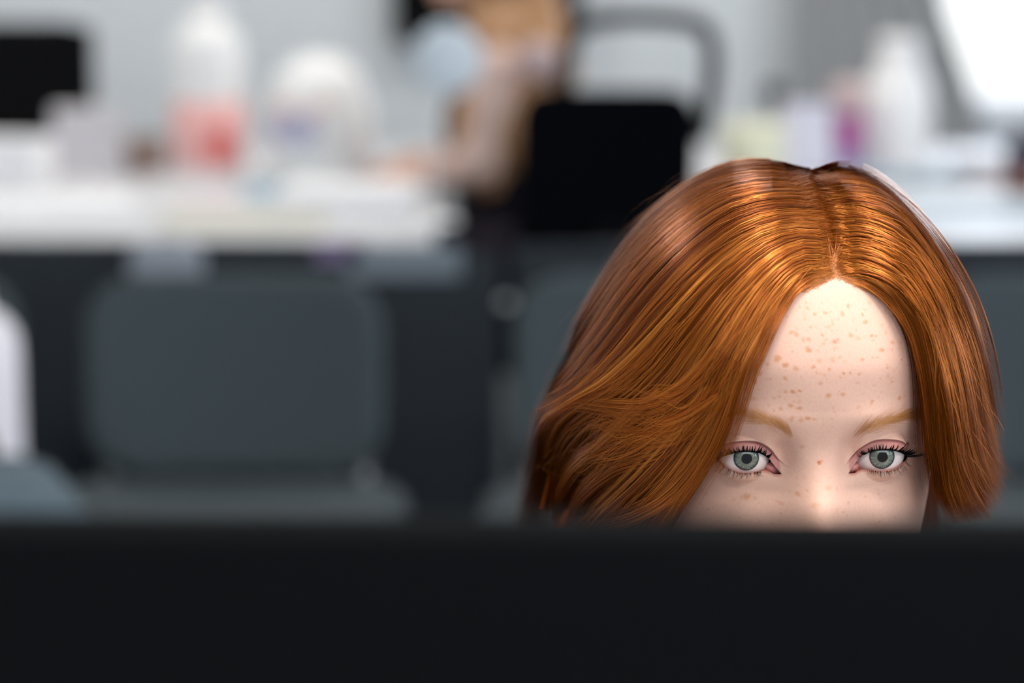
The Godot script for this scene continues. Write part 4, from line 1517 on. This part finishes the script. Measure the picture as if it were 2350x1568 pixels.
func visitor_chair(x: float, z: float, turn: float, label: String) -> void:
	var o := thing("visitor_chair", Vector3(x, 0, z), turn, label, "chair", "row of slate grey chairs before the dark panel")
	part("seat", slab(0.52, 0.46, 0.09, 0.08, 0.035, 0.006), M.slate_fabric, o, Vector3(0, 0.44, 0.22), Vector3(-PI / 2, 0, 0))
	part("backrest", slab(0.44, 0.30, 0.08, 0.05, 0.022, 0.0, 0.035), M.slate_fabric, o, Vector3(0, 0.625, -0.045), Vector3(-0.12, 0, 0))
	for s in [-1.0, 1.0]:
		part("leg", tube([Vector3(s * 0.22, 0.41, 0.36), Vector3(s * 0.235, 0.2, 0.385), Vector3(s * 0.25, 0.0, 0.41)], 0.011), M.steel, o)
		part("leg", tube([Vector3(s * 0.22, 0.41, 0.06), Vector3(s * 0.235, 0.2, 0.0), Vector3(s * 0.25, 0.0, -0.05)], 0.011), M.steel, o)
		part("back_post", tube([Vector3(s * 0.19, 0.40, 0.04), Vector3(s * 0.19, 0.48, -0.035), Vector3(s * 0.18, 0.60, -0.055)], 0.011), M.steel, o)
	part("seat_frame", bevel_box(Vector3(0.46, 0.02, 0.36), 0.005), M.black_plastic, o, Vector3(0, 0.40, 0.21))

# height of the desk surface under things
const DESK_H := 0.74

func on_desk(px: float, py: float) -> Vector3:
	return on_height(px, py, DESK_H)

func office() -> void:
	office_materials()
	# far bench
	desk(-2.3, -0.14, -4.19, -5.95, "white office desk crowded with bottles and papers beside the seated colleague")
	desk(0.37, 2.4, -4.19, -5.95, "white office desk with cream cup and white bottle near the window")
	for s in [[-2.3, -0.02, "dark slate fabric partition before the desk with bottles and papers"], [0.0, 2.4, "dark slate fabric partition before the desk by the window"]]:
		var p := thing("partition", Vector3((s[0] + s[1]) / 2.0, 0.0, -4.03), 0.0, s[2], "partition", "dark fabric partitions in front of the desks")
		part("fabric_panel", slab(s[1] - s[0], 0.66, 0.02, 0.03, 0.008), M.panel_fabric, p, Vector3(0, 0.43, 0))
		for q in [-1.0, 1.0]:
			part("foot", bevel_box(Vector3(0.05, 0.1, 0.2), 0.006), M.steel, p, Vector3(q * ((s[1] - s[0]) / 2 - 0.1), 0.05, 0))
	visitor_chair(-0.945, -3.5, 0.0, "slate grey chair with the white tote bag standing on it")
	visitor_chair(-0.41, -3.5, 0.0, "slate grey chair standing between suitcase and red-haired woman")
	visitor_chair(0.22, -3.5, -0.03, "slate grey chair directly behind the red-haired woman's head")
	visitor_chair(0.84, -3.5, 0.0, "slate grey chair on the window side of the red-haired woman")

	# bags at the left
	var t := thing("tote_bag", Vector3(-0.77, 0.487, -3.24), 0.1, "white canvas tote bag standing on a slate grey chair", "bag")
	part("bag_body", slab(0.20, 0.29, 0.06, 0.09, 0.035, 0.01), M.white_canvas, t, Vector3(0, 0.145, 0))
	for s in [-1.0, 1.0]:
		part("strap", tube(smooth_path([Vector3(-0.05, 0.24, s * 0.03), Vector3(-0.04, 0.33, s * 0.03), Vector3(0.04, 0.33, s * 0.03), Vector3(0.05, 0.24, s * 0.03)], 12), 0.006, 6), M.white_canvas, t)
	var b := thing("suitcase", Vector3(-0.67, 0.0, -2.80), 0.25, "blue-grey suitcase standing before the slate grey chairs", "suitcase")
	part("case_body", slab(0.32, 0.62, 0.09, 0.16, 0.05, 0.01), M.backpack_blue, b, Vector3(0, 0.35, 0))
	part("front_pocket", slab(0.22, 0.26, 0.05, 0.05, 0.02, 0.01), M.backpack_blue, b, Vector3(0, 0.27, 0.09))
	for sx in [-1.0, 1.0]:
		part("wheel", lathe([[0.0, -0.014], [0.026, -0.014], [0.028, 0.0], [0.026, 0.014], [0.0, 0.014]], 16), M.black_plastic, b, Vector3(sx * 0.11, 0.028, 0), Vector3(0, 0, PI / 2))
	part("carry_loop", tube(smooth_path([Vector3(-0.05, 0.65, 0), Vector3(-0.04, 0.70, 0), Vector3(0.04, 0.70, 0), Vector3(0.05, 0.65, 0)], 10), 0.008, 6), M.black_plastic, b)

	# on the panels
	var q := at(375, 605, 4.0)
	var cb := thing("cable_box", Vector3(q.x, q.y - 0.035, -4.008), 0.0, "pale grey box hung on the dark panel below the desk edge", "box")
	part("box_body", slab(0.125, 0.075, 0.03, 0.03, 0.012), mat("pale_grey", rgb8(150, 156, 166), 0.5), cb, Vector3(0, 0.03, 0.015))
	part("hanger", bevel_box(Vector3(0.04, 0.03, 0.006), 0.002), M.steel, cb, Vector3(0, 0.055, 0.0))
	q = at(925, 610, 4.0)
	var sh := thing("grey_strip", Vector3(q.x, q.y, -4.010), 0.0, "pale slate strip along the top of the dark panel", "paper")  # thin strip, paler than the panel fabric behind it
	part("sheet", bevel_box(Vector3(0.19, 0.055, 0.003), 0.001), mat("slate_strip", rgb8(120, 130, 138), 0.8), sh)
	part("pin", lathe([[0.004, -0.002], [0.004, 0.003], [0.002, 0.006]], 10), M.steel, sh, Vector3(0, 0.02, 0.002), Vector3(PI / 2, 0, 0))
	q = at(775, 585, 4.0)
	var no := thing("lilac_note", Vector3(q.x, q.y, -4.010), 0.0, "small lilac note stuck on the dark panel below the papers", "note")
	part("sheet", bevel_box(Vector3(0.08, 0.035, 0.003), 0.001), M.lilac_paper, no)

	left_desk_things()
	right_desk_things()
	mid_chair()
	colleague()
	window_dressing()

func monitor_at(px0: float, px1: float, py0: float, py1: float, d: float, label: String, on_wall := false) -> void:
	var a := at(px0, py0, d)
	var b := at(px1, py1, d)
	var w := b.x - a.x
	var h := a.y - b.y
	var base := 0.0 if on_wall else DESK_H
	var o := thing("wall_screen" if on_wall else "desk_monitor", Vector3((a.x + b.x) / 2.0, base if not on_wall else (a.y + b.y) / 2.0, (a.z + b.z) / 2.0), 0.0, label, "screen" if on_wall else "monitor")
	var cy := 0.0 if on_wall else (a.y + b.y) / 2.0 - base
	var hs := part("housing", slab(w, h, 0.012, 0.03, 0.006), M.black_plastic, o, Vector3(0, cy, 0))
	part("dark_screen", bevel_box(Vector3(w - 0.02, h - 0.02, 0.003), 0.001), M.dark_glass, hs, Vector3(0, 0, 0.0155))
	if not on_wall:
		part("stand_neck", bevel_box(Vector3(0.05, cy, 0.02), 0.005), M.black_plastic, o, Vector3(0, cy / 2.0, -0.025))
		part("stand_foot", slab(0.24, 0.18, 0.03, 0.012, 0.005), M.black_plastic, o, Vector3(0, 0.006, -0.02), Vector3(-PI / 2, 0, 0))
	else:
		part("wall_bracket", bevel_box(Vector3(0.12, 0.12, 0.08), 0.004), M.steel, o, Vector3(0, 0, -0.05))

func bottle(px: float, py: float, prof: Array, m: Material, called: String, label: String, category: String) -> Node3D:
	var o := thing(called, on_desk(px, py), 0.0, label, category)
	part("body", lathe(prof), m, o)
	return o

func carton(px: float, py: float, s: Vector3, turn: float, m: Material, called: String, label: String, category: String) -> Node3D:
	var o := thing(called, on_desk(px, py), turn, label, category)
	part("body", bevel_box(s, 0.005), m, o, Vector3(0, s.y / 2.0, 0))
	part("lid_flap", bevel_box(Vector3(s.x * 0.98, 0.003, s.z * 0.5), 0.001), m, o, Vector3(0, s.y + 0.0015, s.z * 0.24))
	return o

func papers(px: float, py: float, w: float, d: float, n: int, turn: float, m: Material, label: String) -> void:
	var o := thing("paper_stack", on_desk(px, py), turn, label, "papers")
	for i in n:
		part("sheet", bevel_box(Vector3(w, 0.006, d), 0.001), m, o, Vector3(rng.randf_range(-0.008, 0.008), 0.003 + 0.006 * i, rng.randf_range(-0.008, 0.008)), Vector3(0, rng.randf_range(-0.06, 0.06), 0))

func left_desk_things() -> void:
	rng.seed = 77
	monitor_at(-420, 216, 50, 345, 5.6, "black desk monitor behind the pale cartons on the desk")
	carton(205, 402, Vector3(0.15, 0.145, 0.12), 0.2, M.grey_card, "carton", "pale grey carton in front of the black monitor", "box")
	carton(30, 425, Vector3(0.15, 0.10, 0.12), -0.15, M.paper, "carton", "low white carton below the black monitor", "box")
	carton(335, 392, Vector3(0.09, 0.075, 0.08), 0.3, M.taupe_card, "carton", "small taupe carton beside the coral-labelled bottle", "box")
	var b := bottle(482, 402, [[0.0, 0.0], [0.07, 0.0], [0.078, 0.008], [0.078, 0.27], [0.072, 0.30], [0.05, 0.33], [0.035, 0.34], [0.035, 0.37], [0.0, 0.372]], M.white_plastic, "pump_bottle", "tall white bottle with coral red label", "bottle")
	var lb := part("label_band", lathe([[0.0795, 0.02], [0.0795, 0.165]]), M.coral_print, b)
	part("label_print", slab(0.05, 0.09, 0.02, 0.006, 0.002), M.red_print, lb, Vector3(0.03, 0.07, 0.077))
	part("cap", lathe([[0.037, 0.345], [0.037, 0.385], [0.03, 0.392], [0.0, 0.392]]), M.white_plastic, b)
	var d := bottle(735, 418, [[0.0, 0.0], [0.10, 0.0], [0.112, 0.01], [0.115, 0.10], [0.11, 0.17], [0.09, 0.225], [0.055, 0.262], [0.0, 0.275]], M.white_plastic, "domed_container", "white domed container with lilac print beside the bottle", "container")
	part("label_print", slab(0.11, 0.06, 0.02, 0.008, 0.003), M.lilac_print, d, Vector3(-0.045, 0.12, 0.104), Vector3(0, -0.35, 0))
	part("label_stripe", slab(0.12, 0.025, 0.01, 0.008, 0.003), M.peach_print, d, Vector3(-0.03, 0.165, 0.1), Vector3(-0.2, -0.25, 0))
	papers(655, 448, 0.16, 0.10, 3, 0.1, M.pale_blue, "pale blue notepad in front of the white domed container")
	papers(800, 480, 0.26, 0.2, 8, -0.1, M.paper, "thick stack of white paper near the seated colleague")
	papers(560, 515, 0.30, 0.16, 2, 0.05, M.beige_card, "beige folders lying at the desk's front edge")
	papers(140, 480, 0.28, 0.20, 3, 0.2, M.paper, "thin white papers lying before the pale cartons")

func right_desk_things() -> void:
	bottle(1728, 415, [[0.0, 0.0], [0.05, 0.0], [0.066, 0.03], [0.07, 0.08], [0.066, 0.12], [0.058, 0.125], [0.062, 0.08], [0.058, 0.03], [0.0, 0.02]], M.cream, "cream_cup", "round cream cup on the desk behind the black chair", "cup")
	var c := thing("webcam", on_desk(1772, 395), 0.0, "small black webcam on a thin stalk beside the cream cup", "webcam")
	part("camera_head", slab(0.045, 0.045, 0.02, 0.04, 0.012), M.black_plastic, c, Vector3(0, 0.175, 0))
	part("stalk", tube([Vector3(0, 0, 0), Vector3(0, 0.08, 0), Vector3(0, 0.155, 0)], 0.005, 8), M.steel, c)
	part("base", lathe([[0.0, 0.0], [0.035, 0.0], [0.033, 0.008], [0.0, 0.01]], 20), M.black_plastic, c)
	carton(1848, 405, Vector3(0.10, 0.155, 0.08), 0.1, mat("lilac_white", rgb8(222, 220, 234), 0.6), "carton", "upright lilac-white carton beside the magenta bottle", "box")
	var m := bottle(1944, 392, [[0.0, 0.0], [0.026, 0.0], [0.028, 0.01], [0.028, 0.085], [0.02, 0.115], [0.013, 0.125], [0.0, 0.126]], M.violet, "magenta_bottle", "small magenta bottle with pale pink top", "bottle")
	part("label_band", lathe([[0.0295, 0.045], [0.0295, 0.12], [0.02, 0.13]]), M.magenta, m)
	part("cap", lathe([[0.012, 0.12], [0.03, 0.13], [0.042, 0.155], [0.042, 0.185], [0.02, 0.20], [0.0, 0.20]]), M.pale_pink, m)
	var w := bottle(2055, 385, [[0.0, 0.0], [0.07, 0.0], [0.078, 0.01], [0.078, 0.13], [0.07, 0.19], [0.05, 0.23], [0.045, 0.25], [0.045, 0.27], [0.0, 0.275]], M.white_plastic, "white_bottle", "tall plain white bottle in front of the grey curtain", "bottle")
	part("cap", lathe([[0.047, 0.255], [0.047, 0.285], [0.04, 0.292], [0.0, 0.292]]), M.white_plastic, w)
	papers(2180, 490, 0.46, 0.22, 1, 0.0, M.blue_grey, "wide blue-grey mat added to tone down the overbright desk near the dark bottle")  # added mat, covers the desk where the window makes it too bright
	papers(2080, 420, 0.24, 0.10, 4, 0.1, M.blue_grey, "blue-grey folders stacked in front of the white bottle")
	carton(2245, 415, Vector3(0.12, 0.05, 0.12), -0.2, M.grey_card, "carton", "low pinkish grey carton beside the dark bottle", "box")
	var k := bottle(2345, 440, [[0.0, 0.0], [0.035, 0.0], [0.037, 0.008], [0.037, 0.09], [0.02, 0.115], [0.016, 0.13], [0.0, 0.131]], M.dark_bottle, "dark_bottle", "dark blue bottle with rusty label by the window", "bottle")
	part("label_band", lathe([[0.038, 0.015], [0.038, 0.05]]), M.rust, k)

func window_dressing() -> void:
	# a grey curtain drawn aside, its edge slanting across the window
	var o := thing("curtain", Vector3(0, 0, 0), 0.0, "grey curtain drawn beside the bright window", "curtain")
	var z := -7.0
	var rows := 24
	var cols := 60
	var st := SurfaceTool.new()
	st.begin(Mesh.PRIMITIVE_TRIANGLES)
	st.set_smooth_group(0)
	for side in 2:
		for r in rows + 1:
			var y := lerpf(0.45, 2.55, float(r) / rows)
			var xr := lerpf(1.36, 1.08, clampf((y - 0.7) / 0.75, 0.0, 1.0)) if y < 1.45 else 1.08
			for c in cols + 1:
				var u := float(c) / cols
				st.add_vertex(Vector3(lerpf(0.80, xr, u), y, z + 0.022 * sin(u * 38.0 + 0.8 * sin(y * 2.0)) + (0.004 if side == 0 else 0.0)))
	for side in 2:
		for r in rows:
			for c in cols:
				var a := side * (rows + 1) * (cols + 1) + r * (cols + 1) + c
				var b := a + cols + 1
				for j in ([a, b, b + 1, a, b + 1, a + 1] if side == 0 else [a, b + 1, b, a, a + 1, b + 1]): st.add_index(j)
	st.generate_normals()
	part("cloth", st.commit(), M.curtain_grey, o)
	part("curtain_rod", tube([Vector3(0.7, 2.56, z), Vector3(1.8, 2.56, z), Vector3(2.95, 2.56, z)], 0.012), M.steel, o)
	monitor_at(905, 1335, -170, 108, 6.95, "black screen mounted on the wall behind the seated colleague", true)

func mid_chair() -> void:
	var a := at(1392, 560, 4.5)
	var o := thing("black_chair", Vector3(a.x, 0, a.z), 0.0, "black office chair with open looped headrest behind the panel", "chair")
	var s := 4.5 / FPX
	var pt := func(px: float, py: float) -> Vector3:
		var p := at(px, py, 4.5) - o.position
		p.z = 0.0
		return p
	var lo: Vector3 = pt.call(1392, 640)
	var hi: Vector3 = pt.call(1392, 200)
	var back := slab((1590.0 - 1185.0) * s, hi.y - lo.y, 0.05, 0.035, 0.014, 0.0, 0.02)
	part("backrest", back, M.black_mesh, o, Vector3(0, (hi.y + lo.y) / 2.0, 0))
	part("headrest_loop", tube(smooth_path([pt.call(1600, 320), pt.call(1625, 200), pt.call(1628, 110), pt.call(1600, 55), pt.call(1500, 38), pt.call(1400, 40), pt.call(1325, 60), pt.call(1300, 130), pt.call(1290, 220)], 40), 0.016, 10), M.black_plastic, o)
	part("seat", slab(0.46, 0.44, 0.1, 0.07, 0.03), M.black_mesh, o, Vector3(-0.05, 0.48, -0.22), Vector3(-PI / 2, 0, 0))
	part("column", lathe([[0.03, 0.1], [0.03, 0.3], [0.022, 0.3], [0.022, 0.45]], 16), M.steel, o, Vector3(-0.05, 0, -0.22))
	part("back_bar", tube([Vector3(0, 0.45, -0.2), Vector3(0, 0.47, 0.02), Vector3(0, lo.y + 0.1, 0.03)], 0.018), M.black_plastic, o)
	for i in 5:
		var an := TAU * i / 5.0
		var e := Vector3(-0.05 + 0.27 * cos(an), 0.06, -0.22 + 0.27 * sin(an))
		var ba := part("base_arm", tube([Vector3(-0.05, 0.11, -0.22), e], 0.016, 8), M.black_plastic, o)
		part("caster", lathe([[0.0, -0.012], [0.028, -0.012], [0.03, 0.0], [0.028, 0.012], [0.0, 0.012]], 16), M.black_plastic, ba, e - Vector3(0, 0.03, 0), Vector3(0, 0, PI / 2))

func colleague() -> void:
	var a := at(1110, 560, 4.95)
	var o := thing("person", Vector3(a.x, 0, a.z - 0.05), 0.0, "seated colleague with long tan hair, rose sleeves and plum vest", "person")
	var hip := Vector3(0.10, 0.65, -0.05)
	var chest := Vector3(0.045, 0.90, -0.03)
	var neck := Vector3(0.02, 1.06, -0.02)
	var head := Vector3(-0.01, 1.22, -0.02)
	# the body: head with neck, and hands, in one mesh
	var skin := []
	skin.append([neck - Vector3(0, 0.05, 0), neck + Vector3(-0.01, 0.05, 0), 0.048, 0.046])
	skin.append([head + Vector3(0.01, 0.03, 0), head + Vector3(0.0, -0.01, 0), 0.088, 0.08])
	skin.append([head + Vector3(-0.05, -0.05, 0), head + Vector3(-0.065, -0.07, 0), 0.045, 0.03])
	skin.append([head + Vector3(-0.085, -0.005, 0), head + Vector3(-0.10, -0.025, 0), 0.012, 0.014])
	var body := sdf_mesh(skin, 0.009, 0.03)
	part("body", body, M.skin_far, o)
	var arms := []
	for s in [-1.0, 1.0]:
		var sh := Vector3(0.03, 1.0, s * 0.165)
		var el := Vector3(-0.01, 0.82, s * 0.21)
		var wr := Vector3(-0.10, 0.79, s * 0.14)
		arms.append([sh, el, 0.05, 0.042])
		arms.append([el, wr, 0.04, 0.03])
		var hand := []
		hand.append([wr, wr + Vector3(-0.07, -0.015, 0), 0.024, 0.026])
		for f in 4:
			var b := wr + Vector3(-0.075, -0.015, (f - 1.5) * 0.019)
			hand.append([b, b + Vector3(-0.035, 0.0, 0), 0.0095, 0.009])
			hand.append([b + Vector3(-0.035, 0.0, 0), b + Vector3(-0.062 + 0.006 * absf(f - 1.3), -0.016, 0), 0.009, 0.0075])
		hand.append([wr + Vector3(-0.03, -0.01, -s * 0.02), wr + Vector3(-0.07, -0.018, -s * 0.048), 0.011, 0.009])
		part("hand", sdf_mesh(hand, 0.004, 0.008), M.skin_far, o)
	var torso := [[hip, Vector3(0.06, 0.76, -0.04), 0.125, 0.12], [Vector3(0.06, 0.76, -0.04), chest, 0.12, 0.13], [chest + Vector3(0, 0.06, -0.10), chest + Vector3(0, 0.06, 0.10), 0.085, 0.085], [chest, neck, 0.11, 0.055]]
	part("vest", sdf_mesh(torso, 0.014, 0.05), M.plum_cloth, o)
	part("sleeve", sdf_mesh(arms.slice(0, 2), 0.012, 0.02), M.rose_knit, o)
	part("sleeve", sdf_mesh(arms.slice(2, 4), 0.012, 0.02), M.rose_knit, o)
	var legs := []
	for s in [-1.0, 1.0]:
		legs.append([hip + Vector3(0, -0.04, s * 0.09), Vector3(-0.34, 0.60, s * 0.12), 0.085, 0.065])
		legs.append([Vector3(-0.34, 0.60, s * 0.12), Vector3(-0.30, 0.10, s * 0.12), 0.062, 0.042])
		legs.append([Vector3(-0.30, 0.045, s * 0.12), Vector3(-0.44, 0.035, s * 0.12), 0.042, 0.034])
	part("trousers", sdf_mesh(legs, 0.014, 0.03), M.plum_cloth, o)
	# long hair down the back, over the near shoulder
	var hair := []
	hair.append([head + Vector3(0.03, 0.05, 0), head + Vector3(0.05, -0.02, 0.0), 0.098, 0.10])
	hair.append([head + Vector3(0.06, -0.04, 0.01), Vector3(0.10, 1.0, 0.06), 0.09, 0.085])
	hair.append([Vector3(0.10, 1.0, 0.06), Vector3(0.075, 0.86, 0.14), 0.085, 0.07])
	hair.append([Vector3(0.02, 1.04, 0.10), Vector3(0.0, 0.88, 0.17), 0.07, 0.055])
	hair.append([Vector3(0.0, 0.88, 0.17), Vector3(0.01, 0.78, 0.19), 0.055, 0.03])
	part("hair", sdf_mesh(hair, 0.009, 0.04), M.tan_hair, o)
	var sc := at(1238, 140, 4.72) - o.position
	part("hair_tie", sdf_mesh([[sc + Vector3(-0.015, 0, 0), sc + Vector3(0.015, 0, 0), 0.03, 0.03], [sc + Vector3(0, -0.012, 0), sc + Vector3(0, 0.012, 0), 0.03, 0.03]], 0.006, 0.01), M.pale_pink, o)
	# round mirror on a stand at the end of the desk
	var c := at(1026, 137, 4.42)
	var m := thing("desk_mirror", Vector3(c.x - 0.03, DESK_H, c.z), 0.1, "round pale blue-grey mirror on the desk before the colleague", "mirror")
	part("mirror_disc", lathe([[0.0, -0.006], [0.062, -0.006], [0.066, 0.0], [0.062, 0.006], [0.0, 0.006]], 40), M.mirror_blue, m, Vector3(0.03, c.y - DESK_H, 0), Vector3(PI / 2 - 0.15, 0, 0))
	part("stand", tube([Vector3(0.0, 0.0, -0.01), Vector3(0.0, 0.12, -0.012), Vector3(0.03, c.y - DESK_H - 0.055, -0.01)], 0.004, 8), M.white_plastic, m)
	part("foot", lathe([[0.0, 0.0], [0.05, 0.0], [0.048, 0.008], [0.0, 0.01]], 24), M.white_plastic, m)

func _ready() -> void:
	light_and_lens()
	materials()
	room()
	near_desk()
	office()
	woman()
